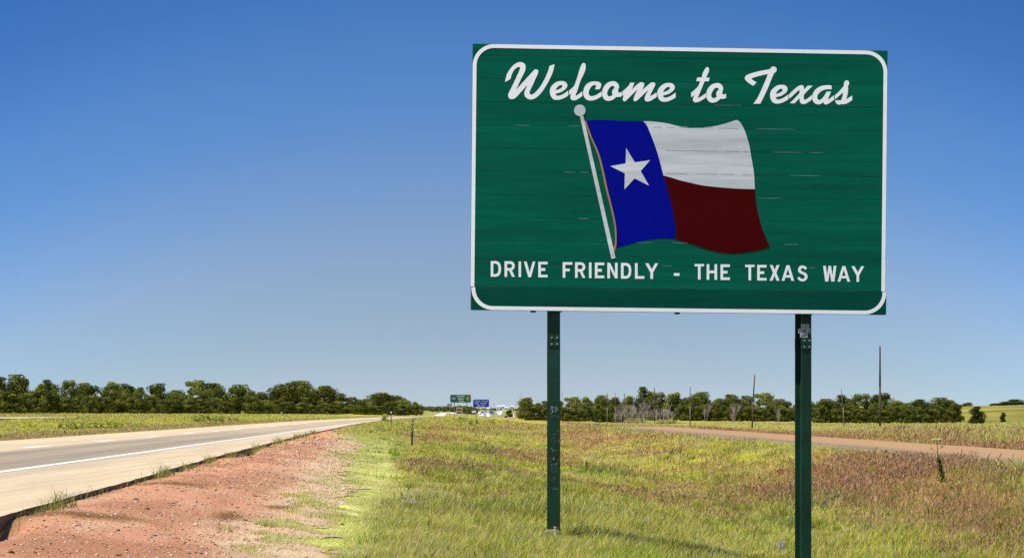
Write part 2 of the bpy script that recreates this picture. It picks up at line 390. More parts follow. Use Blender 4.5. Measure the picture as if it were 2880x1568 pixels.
# the other carriageway, far left
oc = grid_mesh('opposite_carriageway', np.array([-41., -37, -33.2]), np.arange(-40, 192, 5.0), lambda U, V: ground(U, V)+.10, mat_plain('pale_concrete', lin(214, 196, 166), .85), None)
tag(oc, kind='structure')

# far roads and paved lots on the rising ground behind the signs
m_far = mat_plain('cream_concrete', (.74, .70, .62), .8, var=.06)  # plain cream concrete colour
m_far2 = mat_plain('pinkish_pavement', lin(206, 182, 160), .9, var=.08)
def lot(name, pts, mat, off=.12):
    P = [hitpx(px, py) for px, py in pts]; P = [(p[0], p[1], p[2]+off) for p in P]
    c = np.mean(np.array(P), 0); V_ = []; F_ = []
    dens = []
    for i in range(len(P)):
        a = np.array(P[i]); b = np.array(P[(i+1) % len(P)])
        for t in np.linspace(0, 1, 6)[:-1]: dens.append(a*(1-t)+b*t)
    V_ = [tuple(c)]+[tuple(q) for q in dens]; n_ = len(dens)
    for q in range(len(V_)):
        x_, y_, z_ = V_[q]; uu2, vv2 = xy2uv(x_, y_); V_[q] = (x_, y_, float(ground(uu2, vv2))+off)
    F_ = [(0, 1+i, 1+(i+1) % n_) for i in range(n_)]
    o = part(name, V_, F_, mat); tag(o, kind='structure'); return o
for nm, pts, mt in [
    ('road', [(1218, 1171), (1250, 1171), (1256, 1161), (1240, 1161), (1226, 1166)], m_far),
    ('road', [(1252, 1165), (1281, 1165), (1282, 1159), (1268, 1159)], m_far),
    ('pavement', [(1346, 1170), (1361, 1170), (1366, 1162), (1350, 1162)], m_far),
    ('pavement', [(1367, 1172), (1378, 1172), (1382, 1161), (1364, 1161)], m_far),
    ('road', [(1341, 1163), (1356, 1163), (1358, 1158), (1345, 1158)], m_far),
    ('pavement', [(1394, 1162), (1402, 1162), (1406, 1155), (1399, 1155)], m_far),
    ('road', [(1399, 1167), (1409, 1167), (1414, 1154), (1404, 1154)], m_far),
    ('road', [(1424, 1176), (1448, 1176), (1446, 1164), (1425, 1164)], m_far2)]:
    lot(nm, pts, mt)

# ------------------------------------------------------------------ red dirt shoulder
m_grav = mat_tint('red_dirt_and_gravel', .95, nscale=26.0, var=.30, spec=.03, bump=.9)
VG = np.concatenate([np.arange(8, 40, .12), np.arange(40, 80, .3), np.arange(80, 150, .8)])
TT = np.concatenate([[0, .004], np.linspace(.02, 1, 34)])
ge = gravel_edge(VG); eg = edge(VG); ge = np.maximum(ge+.55, eg+.02)
UG = (eg-.02)[:, None]*(1-TT)[None, :]+ge[:, None]*TT[None, :]; VVG = np.repeat(VG[:, None], len(TT), 1)
def grav_z(U, V):
    e = edge(V); d = U-e
    sc_ = (.015+.17*sm(.50, .78, vnoise(V*.28, V*0+4, 7))+.20*sm(19.8, 18.2, V))*np.exp(-(d/.30)**2)                      # washed-out hollows under the slab edge
    rut = .05*sm(.5, .8, vnoise(U*1.2+3, V*.18, 17))
    return ground(U, V)-.0+.012-sc_*sm(90, 50, V)*.9-rut*sm(0, .4, d)+.02*(vnoise(U*5, V*3, 19)-.5)
def grav_col(U, V):
    e = edge(V); g = gravel_edge(V); t = np.clip((U-e)/np.maximum(.1, g-e), 0, 1.2)
    red = np.array(lin(224, 165, 128)); dk = np.array(lin(186, 131, 98)); pale = np.array(lin(240, 216, 176)); br = np.array(lin(134, 102, 60))
    n = fbm(U*1.1, V*.35, 23, 4); n2 = fbm(U*2.3, V*.8, 27, 3)
    w = sm(.42, .62, n)[:, None]; c = red*(1-w*.7)+dk*w*.7
    p = np.clip(.8*sm(.62, 1.0, t+.35*(n2-.5))+.5*sm(.58, .72, n2)*sm(30, 18, V), 0, 1)[:, None]*.8
    c = c*(1-p)+pale*p
    for (px, py, rx, ry) in ((250, 1447, 210, 9), (480, 1359, 130, 5), (790, 1417, 60, 4), (640, 1442, 40, 12)):
        q = hitpx(px, py); bu, bv = xy2uv(q[0], q[1]); ru = rx*q[1]/FPX; rv = ry*q[1]**2/(FPX*(EYE-q[2]))
        s_ = np.clip(1.5*np.exp(-((U-bu)/ru)**2-((V-bv+.5*ru*vnoise(U*2, V*0, 3))/max(.15, rv))**2)-.3, 0, 1)[:, None]*.95
        c = c*(1-s_)+br*s_
    un = np.exp(-((U-e)/.16)**2)[:, None]*.6*(sm(.35, .6, vnoise(V*.6, V*0+2, 8))[:, None])
    return c*(1-un)+br*.7*un
gv = grid_mesh('dirt_shoulder', UG, VVG, grav_z, m_grav, grav_col); tag(gv, kind='structure')
# loose stones
n = 26000
v = 12*np.exp(RNG.random(n)*math.log(80/12)); e = edge(v); g = gravel_edge(v)+.5
u = e+.1+(g-e-.1)*RNG.random(n)**.75
r = (.0030+.011*RNG.random(n)**6)*(.62+v/50)*(1+.9*(RNG.random(n) < .03))
x, y = uv2xy(u, v); z = grav_z(u, v)+r*.25
base = np.array([[1, 0, 0], [0, 1, 0], [-1, 0, 0], [0, -1, 0], [0, 0, .75], [0, 0, -.5]])
jit = base[None]*(.6+.8*RNG.random((n, 6, 1))); jit[..., 0] *= 1.4
P = np.stack([x, y, z], 1)[:, None, :]+jit*r[:, None, None]
Fb = np.array([[0, 1, 4], [1, 2, 4], [2, 3, 4], [3, 0, 4], [1, 0, 5], [2, 1, 5], [3, 2, 5], [0, 3, 5]])
F = (np.arange(n)[:, None, None]*6+Fb[None]).reshape(-1, 3)
pal = np.array([lin(232, 214, 190), lin(214, 168, 138), lin(120, 92, 70), lin(240, 232, 220), lin(180, 130, 104), lin(90, 70, 55)])
cc = pal[RNG.choice(6, n, p=[.24, .28, .18, .07, .15, .08])]
st = part('gravel', P.reshape(-1, 3), F, mat_tint('loose_stones', .9, spec=.2), None, np.repeat(cc, 6, 0)); tag(st, kind='stuff')

# ------------------------------------------------------------------ grass
def blades(pos, h, w, lean, az, col, tipcol=None, droop=.35, name='grass', prof=(1, .8)):
    n = len(pos); fa = RNG.random(n)*math.pi*2
    side = np.stack([np.cos(fa), np.sin(fa), 0*fa], 1)*(w/2)[:, None]
    d = np.stack([np.cos(az), np.sin(az), 0*az], 1)
    up = np.array([0, 0, 1.])
    mid = pos+up*(h*.55)[:, None]+d*(lean*h*.30)[:, None]
    tip = pos+up*(h*(1-droop*lean*.5))[:, None]+d*(lean*h)[:, None]
    V = np.stack([pos-side*prof[0], pos+side*prof[0], mid+side*prof[1], mid-side*prof[1], tip], 1).reshape(-1, 3)
    i = np.arange(n)[:, None]*5
    F = np.concatenate([i+np.array([[0, 1, 2]]), i+np.array([[0, 2, 3]]), i+np.array([[3, 2, 4]])], 0)
    tc_ = col if tipcol is None else tipcol
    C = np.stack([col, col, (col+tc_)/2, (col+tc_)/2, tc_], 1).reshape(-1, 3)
    return V, F, C
def heads(pos, h, w, lean, az, col, hcol):
    """thin stem that carries a plume"""
    n = len(pos); fa = RNG.random(n)*math.pi*2
    sd = np.stack([np.cos(fa), np.sin(fa), 0*fa], 1); d = np.stack([np.cos(az), np.sin(az), 0*az], 1); up = np.array([0, 0, 1.])
    a = pos+up*(h*.62)[:, None]+d*(lean*h*.35)[:, None]; b = pos+up*(h*.8)[:, None]+d*(lean*h*.6)[:, None]; t = pos+up*h[:, None]+d*(lean*h)[:, None]
    s1 = sd*(w*.22)[:, None]; s2 = sd*(w*.9)[:, None]
    V = np.stack([pos-s1, pos+s1, a+s1, a-s1, b+s2, b-s2, t], 1).reshape(-1, 3); i = np.arange(n)[:, None]*7
    F = np.concatenate([i+np.array([q]) for q in ([0, 1, 2], [0, 2, 3], [3, 2, 4], [3, 4, 5], [5, 4, 6])], 0)
    C = np.stack([col, col, (col+hcol)/2, (col+hcol)/2, hcol, hcol, hcol], 1).reshape(-1, 3)
    return V, F, C
def road_mask(u, v, pad=0.0):
    up = u-curve(v)
    return ((u > 13.6-pad) & (u < 21.0+pad)) | ((u > -14.8+curve(v)-pad) & (u < edge(v)+pad)) | ((u < -33.1) & (u > -41.1) & (v < 190))
EMPTY_GRASS = []
def scatter(n, d0, d1, pw, ang=(-.32, .32)):
    """ground positions in a wide fan, thinning out with distance"""
    q = RNG.random(n)
    y = (d0**(1-pw)+q*(d1**(1-pw)-d0**(1-pw)))**(1/(1-pw)) if pw != 1 else d0*(d1/d0)**q
    x = y*np.tan(ang[0]+(ang[1]-ang[0])*RNG.random(n))
    u, v = xy2uv(x, y); return x, y, u, v
VB, FB, CB = [], [], []; nv = 0
def push(V, F, C):
    global nv
    VB.append(V.astype(np.float32)); FB.append(F+nv); CB.append(C.astype(np.float32)); nv += len(V)
def vary(c, n, a=.28):
    return c*(1+a*(RNG.random((n, 1))*2-1))*(1+.10*(RNG.random((n, 3))*2-1))
def grow(n, d0, d1, pw, hs, ang=(-.32, .32), keep=None):
    x, y, u, v = scatter(n, d0, d1, pw, ang)
    up = u-curve(v)*sm(12, -4, u)
    ok = ~road_mask(u, v, .05) | ((u > 13.6) & (u < 14.75)); ge_ = gravel_edge(v)
    dens = sm(-.22, .22, (u-ge_)+1.3*(fbm(u*2.6, v*1.5, 88, 3)-.5))
    ok &= ~((u > edge(v)-.1) & (u < ge_+.9) & (RNG.random(len(u)) > np.maximum(dens, .015*sm(16, 40, v)))) & ~((u > edge(v)-.1) & (u < edge(v)+.3))
    if keep is not None: ok &= keep(u, v)
    x, y, u, v, up = x[ok], y[ok], u[ok], v[ok], up[ok]; n = len(u)
    c, b, g, s, m = tintfield(u, v); z = ground(u, v)
    clump = fbm(u*1.6, v*1.1, 81, 3)
    h = hs*(.40+.75*RNG.random(n))*(.45+1.0*clump)*(1-.35*sm(26, 50, v)*sm(13, 11, u))*(1-.68*m)*(1+.35*g)
    h = h*(.45+.55*sm(0, .8, np.abs(up+1.2)))*(1+1.1*g*sm(24, 30, v)*sm(90, 70, v)*(RNG.random(n) < .5))
    h = h*(.30+.70*sm(.15, .6, np.hypot(x-.56, (y-26.1)*.6)))
    h = np.where(u > 21, h*(.55+.45*sm(.16, .2, x/y)), h)
    lean = .15+.75*RNG.random(n)**1.3; az = np.where(RNG.random(n) < .55, RNG.normal(.2, .9, n), RNG.random(n)*6.283)
    w = np.maximum(.0065, y*.00030)*(.7+.7*RNG.random(n))
    col = vary(c*1.25, n); straw = (RNG.random(n) < (.10+.20*s+.12*(1-g)))[:, None]
    col = np.where(straw, vary(np.tile(np.array([.50, .43, .22]), (n, 1)), n), col)
    pt = RNG.random(n) < .075
    dk = (RNG.random(n) < .30+.28*g)[:, None]; col = np.where(dk & ~straw, col*np.array([.42, .55, .5]), col)
    pos = np.stack([x, y, z-.01], 1)
    isb = RNG.random(n) < (.010+.44*b)*(1-m)*(1-.6*sm(34, 22, y))
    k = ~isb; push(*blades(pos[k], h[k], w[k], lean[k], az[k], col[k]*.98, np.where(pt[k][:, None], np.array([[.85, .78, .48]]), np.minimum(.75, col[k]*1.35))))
    k = isb; nb = k.sum(); hc = vary(np.tile(np.array([.42, .245, .125]), (nb, 1)), nb, .4)
    lt = (RNG.random(nb) < .22)[:, None]; hc = np.where(lt, vary(np.tile(np.array([.52, .33, .22]), (nb, 1)), nb), hc)
    push(*heads(pos[k], h[k]*1.1+.02, w[k]*1.15, lean[k]*.7, az[k], col[k]*.9, hc))
grow(520000, 15.5, 60, 2.0, .20)
grow(360000, 50, 170, 2.0, .22)
grow(130000, 150, 420, 1.8, .33)
# mown fringe: dense and very short
def fringe(u, v): up = u-curve(v); return (up < .2) & (up > -6) & (v < 110)
grow(420000, 15, 110, 1.75, .20, (-.20, .05), fringe)
# tussocks: taller clumps of one kind that stand out of the sward
x, y, u, v = scatter(2600, 16, 120, 1.7)
ok = ~road_mask(u, v, .3) & (u > gravel_edge(v)+1.4); x, y, u, v = x[ok], y[ok], u[ok], v[ok]
x = np.concatenate([x, 1.0+4.2*RNG.random(150)]); y = np.concatenate([y, 19.4+4.5*RNG.random(150)]); u, v = xy2uv(x, y)
m_ = 46; T = len(u); rad = .05+.22*RNG.random(T); cc_, b_, g_, s_, mm_ = tintfield(u, v); kind_ = RNG.random(T)
tc_ = np.where((kind_ < .50)[:, None], C_GR*1.25, np.where((kind_ < .75)[:, None], C_ST*1.1, cc_*.75)); near_ = (np.arange(T) >= T-150)
tc_ = np.where(near_[:, None], C_GR*1.5, tc_)
ix = np.repeat(np.arange(T), m_); n = len(ix); rr = np.sqrt(RNG.random(n))*rad[ix]*(1+y[ix]/90); aa = RNG.random(n)*6.283
X = x[ix]+rr*np.cos(aa); Y = y[ix]+rr*np.sin(aa)*1.5; U, V_ = xy2uv(X, Y); Z = ground(U, V_)
hh = (.13+.16*RNG.random(T))[ix]*(.5+.6*RNG.random(n))*np.where(near_[ix], 1.25, 1.0)
okk = ~road_mask(U, V_, .05) & (np.hypot(X-.56, (Y-26.1)*.5) > .5)
colt = vary(tc_[ix], n, .35); colt = np.where((RNG.random(n) < .25)[:, None], colt*.45, colt); W_ = np.maximum(.007, Y*.0003)*(.7+.6*RNG.random(n))
k = okk; push(*blades(np.stack([X, Y, Z-.01], 1)[k], hh[k], W_[k], (.2+.8*RNG.random(n))[k], RNG.normal(.3, 1.4, n)[k], colt[k]*1.0, np.minimum(.78, colt[k]*1.45)))
# tall fence-row grass beyond the frontage road
grow(90000, 75, 260, 1.6, .62, (.155, .33), lambda u, v: (u > 23.5) & (u < 50) & (RNG.random(len(u)) < sm(23.5, 27, u)*sm(.155, .21, (u-.0366*v)/v)))
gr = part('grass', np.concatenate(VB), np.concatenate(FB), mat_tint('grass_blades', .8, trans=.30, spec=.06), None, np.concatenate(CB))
tag(gr, kind='stuff')
# weeds rooted in the joint along the slab
VB, FB, CB = [], [], []; nv = 0
n = 5200; v = 14*np.exp(RNG.random(n)*math.log(95/14)); keep = vnoise(v*.55, v*0+7, 33) > .50; keep |= RNG.random(n) < .06
v = v[keep]; n = len(v); cl = vnoise(v*2.5, v*0+2, 35); u = edge(v)+.04+.20*RNG.random(n)**2*(.4+cl); x, y = uv2xy(u, v)
c = np.where((RNG.random(n) < .6)[:, None], vary(np.tile(np.array([.36, .36, .10]), (n, 1)), n), vary(np.tile(np.array([.13, .17, .04]), (n, 1)), n))
push(*blades(np.stack([x, y, grav_z(u, v)], 1), (.06+.20*RNG.random(n)**2)*(.3+1.1*cl), np.maximum(.006, y*.0003), .3+.8*RNG.random(n), RNG.random(n)*6.28, c))
wd = part('weeds', np.concatenate(VB), np.concatenate(FB), bpy.data.materials['grass_blades'], None, np.concatenate(CB)); tag(wd, kind='stuff')

# ------------------------------------------------------------------ the welcome sign
def src2w(px, py, y): return np.array([(px-CX)/FPX*y, y, EYE-(py-HY)/FPX*y])
H_B = 3.505; dL = FPX*H_B/748; dR = FPX*H_B/742
TL = src2w(1327, 123, dL); BLc = src2w(1322, 871, dL); TR = src2w(2491, 143, dR); BR = src2w(2489, 885, dR)
ex = (BR-BLc); W_B = float(np.linalg.norm(ex)); ex /= W_B
ez = TL-BLc; ez -= ex*ez.dot(ex); ez /= np.linalg.norm(ez); en = np.cross(ex, ez); en = en if en[1] < 0 else -en
CAMP = np.array([0, 0, EYE])
def bp(a, b, off=0.0): return BLc+ex*a+ez*b+en*off
def px2ab(px, py, off=0.0):
    d = np.array([(px-CX)/FPX, 1, -(py-HY)/FPX]); t = ((BLc+en*off-CAMP).dot(en))/d.dot(en)
    q = CAMP+d*t-BLc; return q.dot(ex), q.dot(ez)

base_u = bp(1.02, 0); sign = empty('welcome_sign', (float(base_u[0]), float(base_u[1]), 0.0))
tag(sign, 'large green highway welcome sign with a waving flag on two green steel posts', 'road sign')

def mat_sheet(name, col, var=.10, rough=.38, bump=.25, dirt=(.6, .5)):
    """reflective sheeting on extruded planks: faint horizontal streaks and a soft gloss"""
    m, N, L, B = mat_new(name)
    tcn = N.new('ShaderNodeTexCoord'); mp = N.new('ShaderNodeMapping'); mp.inputs['Scale'].default_value = (.28, 1, 3.6)
    L.new(tcn.outputs['Object'], mp.inputs[0])
    nz = N.new('ShaderNodeTexNoise'); nz.inputs['Scale'].default_value = 2.6; nz.inputs['Detail'].default_value = 7; nz.inputs['Roughness'].default_value = .6
    L.new(mp.outputs[0], nz.inputs['Vector'])
    mr = N.new('ShaderNodeMapRange'); mr.inputs['From Min'].default_value = .3; mr.inputs['From Max'].default_value = .7
    mr.inputs['To Min'].default_value = 1-var; mr.inputs['To Max'].default_value = 1+var; L.new(nz.outputs['Fac'], mr.inputs[0])
    vm = N.new('ShaderNodeVectorMath'); vm.operation = 'SCALE'; vm.inputs[0].default_value = col; L.new(mr.outputs[0], vm.inputs['Scale'])
    mp2 = N.new('ShaderNodeMapping'); mp2.inputs['Scale'].default_value = (.16, 1, 1.5); L.new(tcn.outputs['Object'], mp2.inputs[0])
    n2_ = N.new('ShaderNodeTexNoise'); n2_.inputs['Scale'].default_value = 1.7; n2_.inputs['Detail'].default_value = 3; L.new(mp2.outputs[0], n2_.inputs['Vector'])
    m2_ = N.new('ShaderNodeMapRange'); m2_.inputs['From Min'].default_value = .35; m2_.inputs['From Max'].default_value = .65; m2_.inputs['To Min'].default_value = 1-var*.8; m2_.inputs['To Max'].default_value = 1+var*.8
    L.new(n2_.outputs['Fac'], m2_.inputs[0]); v2_ = N.new('ShaderNodeVectorMath'); v2_.operation = 'SCALE'; L.new(vm.outputs[0], v2_.inputs[0]); L.new(m2_.outputs[0], v2_.inputs['Scale']); vm = v2_
    L.new(vm.outputs[0], B.inputs['Base Color']); B.inputs['Roughness'].default_value = rough; B.inputs['Specular IOR Level'].default_value = .05
    b_ = N.new('ShaderNodeBump'); b_.inputs['Strength'].default_value = bump; b_.inputs['Distance'].default_value = .02
    L.new(nz.outputs['Fac'], b_.inputs['Height']); L.new(b_.outputs[0], B.inputs['Normal'])
    return m
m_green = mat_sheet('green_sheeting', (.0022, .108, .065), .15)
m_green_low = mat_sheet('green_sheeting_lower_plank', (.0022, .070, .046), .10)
m_white = mat_sheet('white_sheeting', (.95, .96, .99), .02, .45, .1)
m_wflag = mat_sheet('weathered_white_sheeting', (.62, .66, .69), .16)
m_blue = mat_sheet('blue_sheeting', (.0008, .004, .27), .05, .5, .05)
m_red = mat_sheet('dark_red_sheeting', (.062, .0010, .0014), .05, .5, .05)
m_gold = mat_sheet('gold_sheeting', lin(176, 132, 78), .05, .5, .05)
m_alu = mat_plain('aluminium_edge', (.35, .35, .36), .5, .6)

# planks: each a shallow extrusion with a joint below it
mb = MB(); mseam = MB()
PL = .3048; z0 = PL+.003; k = 0
rows = []
b = z0
while b < H_B-.01:
    rows.append((b, min(b+PL-.0032, H_B))); b += PL
def plank(mbx, b0, b1, off, a0=0.0, a1=None, bow=.0013, tilt=0.0, thick=.05, nseg=6):
    a1 = W_B if a1 is None else a1
    V = []; K = nseg+1
    for a in np.linspace(a0, a1, 13):
        for j in range(K):
            t = j/nseg; V.append(bp(a, b0+(b1-b0)*t, off+bow*(1-(2*t-1)**2)*(.6+.8*vnoise(a*.9, b0*7, 6))+tilt*(t-.5)+.0008*math.sin(a*1.7+b0*9)))
    F = []
    for i in range(12):
        for j in range(nseg):
            q = i*K+j; F.append((q, q+K, q+K+1, q+1))
    base = len(V)
    for a in (a0, a1):
        for bb in (b0, b1): V.append(bp(a, bb, off-thick))
    # back corners: base..base+3 = (a0,b0),(a0,b1),(a1,b0),(a1,b1)
    F += [(base, base+1, base+3, base+2)]
    F += [tuple([base+1]+[j for j in range(nseg, -1, -1)]+[base])]
    F += [tuple([base+2]+[12*K+j for j in range(K)]+[base+3])]
    F += [tuple([base]+[i*K for i in range(13)]+[base+2])]
    F += [tuple([base+3]+[i*K+nseg for i in range(12, -1, -1)]+[base+1])]
    mbx.add(V, F)
for q, (b0, b1) in enumerate(rows): plank(mb, b0, b1, 0.0, tilt=.0014*math.sin(q*2.1+.5))
panel = mb.build('sign_panel', m_green, sign)
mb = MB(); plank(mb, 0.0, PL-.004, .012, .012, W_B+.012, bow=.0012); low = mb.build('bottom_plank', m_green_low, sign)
mb = MB()
mb.add([bp(.004, .02, -.03), bp(W_B-.004, .02, -.03), bp(W_B-.004, H_B-.01, -.03), bp(.004, H_B-.01, -.03)], [(0, 1, 2, 3)])
mb.build('panel_backing', m_alu, panel)
# pale bluish strips laid along the joints in place of sky glints
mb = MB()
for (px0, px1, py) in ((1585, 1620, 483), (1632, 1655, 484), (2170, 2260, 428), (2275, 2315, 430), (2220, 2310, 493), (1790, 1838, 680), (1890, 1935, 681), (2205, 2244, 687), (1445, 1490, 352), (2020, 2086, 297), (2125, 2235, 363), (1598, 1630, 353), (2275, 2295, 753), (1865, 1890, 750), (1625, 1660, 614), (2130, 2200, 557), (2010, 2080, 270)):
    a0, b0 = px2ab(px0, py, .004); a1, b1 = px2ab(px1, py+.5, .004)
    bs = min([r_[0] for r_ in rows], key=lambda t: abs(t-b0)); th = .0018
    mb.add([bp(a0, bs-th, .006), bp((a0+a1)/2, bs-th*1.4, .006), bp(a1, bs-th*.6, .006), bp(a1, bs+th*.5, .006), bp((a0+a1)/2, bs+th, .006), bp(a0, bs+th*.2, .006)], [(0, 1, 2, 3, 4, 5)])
mb.build('joint_glint', mat_plain('glint_tone', (.42, .46, .52), .4, .6), panel)

FRONT = .0042
def smooth_outline(pts, seg=4):
    """points as (x, y) or (x, y, 'c') for corners; smooth runs between corners"""
    n = len(pts); P = [np.array(p[:2], float) for p in pts]; corner = [len(p) > 2 for p in pts]; out = []
    for i in range(n):
        p1, p2 = P[i], P[(i+1) % n]
        p0 = P[i-1] if not corner[i] else 2*p1-p2
        p3 = P[(i+2) % n] if not corner[(i+1) % n] else 2*p2-p1
        if corner[i] and corner[(i+1) % n]: out.append(p1); continue
        for t in np.linspace(0, 1, seg, endpoint=False):
            out.append(.5*((2*p1)+(-p0+p2)*t+(2*p0-5*p1+4*p2-p3)*t*t+(-p0+3*p1-3*p2+p3)*t**3))
    return out
def fill(mbx, loops, tf):
    """loops (outer, holes...) of 2-D points, tf maps a point to the world"""
    flat = [p for l in loops for p in l]
    tris = tessellate_polygon([[Vector((float(p[0]), float(p[1]), 0)) for p in l] for l in loops])
    W = [tf(p) for p in flat]; out = []
    for t in tris:
        a, b_, c = (W[i] for i in t)
        nn = np.cross(np.array(b_)-a, np.array(c)-a)
        out.append(t if nn.dot(en) > 0 else (t[0], t[2], t[1]))
    mbx.add(W, out)
def glyph(mbx, loops, ox, oy, s, sh=(0, 0), off=FRONT):
    L2 = [[(ox+p[0]/s+sh[0], oy+p[1]/s+sh[1]) for p in smooth_outline(l)] for l in loops]
    fill(mbx, L2, lambda p: bp(*px2ab(p[0], p[1], off), off))
c = 'c'
gW = [[(598,705,c),(750,622,c),(770,540),(800,460),(840,385),(900,320),(960,288),(1000,285),(1018,310),(1000,380),(960,470),(900,600),(820,770),(740,930),(700,1010),(688,1060),(690,1110),(715,1155),(760,1178),(820,1175),(880,1150),(940,1095),(1020,1005),(1100,920),(1218,785,c),(1180,880),(1145,960),(1136,1030),(1150,1090),(1190,1140),(1250,1178),(1310,1187),(1380,1178),(1450,1145),(1540,1075),(1640,960),(1740,810),(1830,650),(1900,500),(1945,370),(1980,207,c),(1840,255,c),(1810,360),(1750,520),(1690,640),(1600,800),(1500,930),(1420,1010),(1370,1043),(1320,1050),(1290,1035),(1282,1000),(1300,930),(1350,830),(1420,680),(1500,500),(1525,430),(1525,390),(1500,362),(1450,350),(1415,365),(1370,410),(1200,595),(1050,760),(905,925,c),(960,800),(1060,590),(1140,430),(1165,350),(1172,280),(1160,225),(1120,175),(1060,153),(1000,150),(930,170),(850,220),(770,300),(700,400),(650,490),(620,590)]]
ge1 = [[(2358,942,c),(2358,1080,c),(2260,1140),(2150,1185),(2050,1200),(1970,1190),(1910,1150),(1870,1080),(1848,990),(1855,900),(1885,830),(1950,760),(2030,705),(2110,680),(2200,677),(2270,695),(2320,745),(2335,800),(2310,870),(2240,935),(2150,985),(2000,1030,c),(2020,1065),(2060,1085),(2120,1080),(2200,1050),(2280,1000)],[(2003,932,c),(2040,870),(2090,815),(2140,787),(2180,787),(2197,810),(2185,850),(2130,890),(2060,920)]]
gl = [[(5,360,c),(60,315),(120,255),(150,180),(190,60),(210,-10),(240,-110),(275,-200),(300,-245),(330,-262),(365,-250),(381,-205),(375,-120),(345,-30),(300,60),(255,160),(220,270),(185,380),(152,465),(165,476),(200,460),(250,420),(305,375,c),(305,480,c),(260,515),(190,560),(150,578),(100,582),(60,570),(38,540),(35,500),(45,460),(62,425,c),(5,465,c)]]
gc = [[(740,380,c),(740,490,c),(680,530),(600,570),(540,585),(480,588),(410,570),(360,525),(328,460),(325,390),(345,300),(390,230),(450,185),(520,160),(600,155),(670,165),(715,190),(733,225),(722,280),(690,335,c),(590,332,c),(612,280),(615,250),(595,238),(560,240),(510,270),(470,330),(450,390),(448,430),(465,470),(500,488),(550,485),(620,460),(690,415)]]
go = [[(1200,390,c),(1200,487,c),(1160,503),(1110,508),(1070,505,c),(1030,545),(970,580),(900,595),(840,585),(790,545),(758,480),(752,420),(765,330),(800,260),(850,205),(920,165),(1000,150),(1060,162),(1110,205),(1135,265),(1130,305),(1115,345,c),(1118,410,c),(1160,408)],[(1035,298),(1020,270),(990,256),(950,268),(905,320),(875,380),(865,430),(880,475),(915,497),(950,485),(993,458,c),(978,420),(980,380),(1000,335)]]
gm = [[(1210,385,c),(1280,325),(1350,255),(1372,220),(1387,185,c),(1486,183,c),(1470,220),(1420,345,c),(1500,265),(1590,190),(1630,175),(1675,178),(1700,200),(1705,235),(1690,280),(1660,350,c),(1760,265),(1850,190),(1890,177),(1930,182),(1955,205),(1955,240),(1920,310),(1880,390),(1843,470),(1855,482),(1890,465),(1988,402,c),(1988,505,c),(1900,565),(1830,600),(1780,610),(1740,600),(1718,570),(1718,520),(1740,460),(1800,340,c),(1700,440),(1590,545),(1530,595),(1495,605),(1470,590),(1462,560),(1475,510),(1510,430),(1555,335,c),(1450,435),(1340,545),(1290,595),(1260,605),(1230,590),(1220,555),(1230,510),(1253,455,c),(1213,485,c)]]
gt = [[(235,912,c),(330,835),(430,740),(470,650),(490,590,c),(382,585,c),(412,483,c),(535,483,c),(560,380),(600,290),(650,215),(695,192),(730,208),(742,250),(735,320),(700,400),(662,485,c),(758,488,c),(735,590,c),(620,590,c),(570,710),(500,880),(435,1035),(450,1052),(490,1035),(655,925,c),(655,1050,c),(560,1110),(460,1165),(370,1183),(320,1170),(290,1130),(295,1070),(330,978,c),(240,1040,c)]]
gT = [[(2085,615,c),(1990,718,c),(1900,665),(1800,590),(1755,530),(1750,490),(1775,440),(1850,395),(2000,345),(2200,295),(2403,258),(2470,242,c),(2488,205),(2530,178),(2575,176),(2625,202),(2648,255),(2635,310),(2590,352,c),(2551,410),(2400,780),(2270,1060),(2185,1220,c),(1995,1220,c),(2110,1050),(2230,800),(2330,570),(2400,385,c),(2250,415),(2080,460),(1935,508,c),(1960,540),(2020,585)]]
gx = [[(728,512,c),(800,440),(900,350),(970,300),(1030,277),(1080,280),(1108,310),(1115,390,c),(1215,287,c),(1342,290,c),(1230,395),(1115,518,c),(1108,620),(1125,650),(1160,645),(1220,610),(1320,525,c),(1320,640,c),(1240,705),(1160,750),(1090,763),(1040,745),(1010,700),(1000,610,c),(870,742,c),(745,742,c),(860,630),(1000,480,c),(1000,410),(985,402),(920,455),(830,545),(728,625,c)]]
ga = [[(1830,290,c),(1828,383,c),(1760,378),(1680,385),(1600,410),(1520,465),(1470,530),(1458,590),(1470,635),(1500,657),(1540,650),(1600,600),(1650,530),(1700,440,c),(1813,440,c),(1780,530),(1737,630),(1755,638),(1800,605),(1895,535,c),(1895,650,c),(1800,720),(1730,760),(1680,772),(1640,760),(1612,705,c),(1580,740),(1530,765),(1480,770),(1410,750),(1360,705),(1335,640),(1330,560),(1350,480),(1400,400),(1480,335),(1570,295),(1670,277),(1760,275),(1810,280)]]
gs = [[(1915,530,c),(2000,460),(2100,350),(2145,300,c),(2148,240),(2160,190),(2190,158),(2225,150),(2265,165),(2283,205),(2280,250),(2250,300,c),(2258,380),(2245,490),(2230,560),(2210,640,c),(2270,600),(2363,545,c),(2363,660,c),(2280,715),(2200,755),(2140,768),(2085,762),(2040,778),(1990,770),(1945,735),(1925,690),(1935,670),(1970,663),(2068,668,c),(2100,600),(2118,540),(2120,462,c),(2020,555),(1915,645,c)]]
SA_, SB_, SC_, SD_ = (1360, 160, 9.908), (1600, 210, 8.05), (1920, 170, 10.0125), (2140, 210, 9.2)
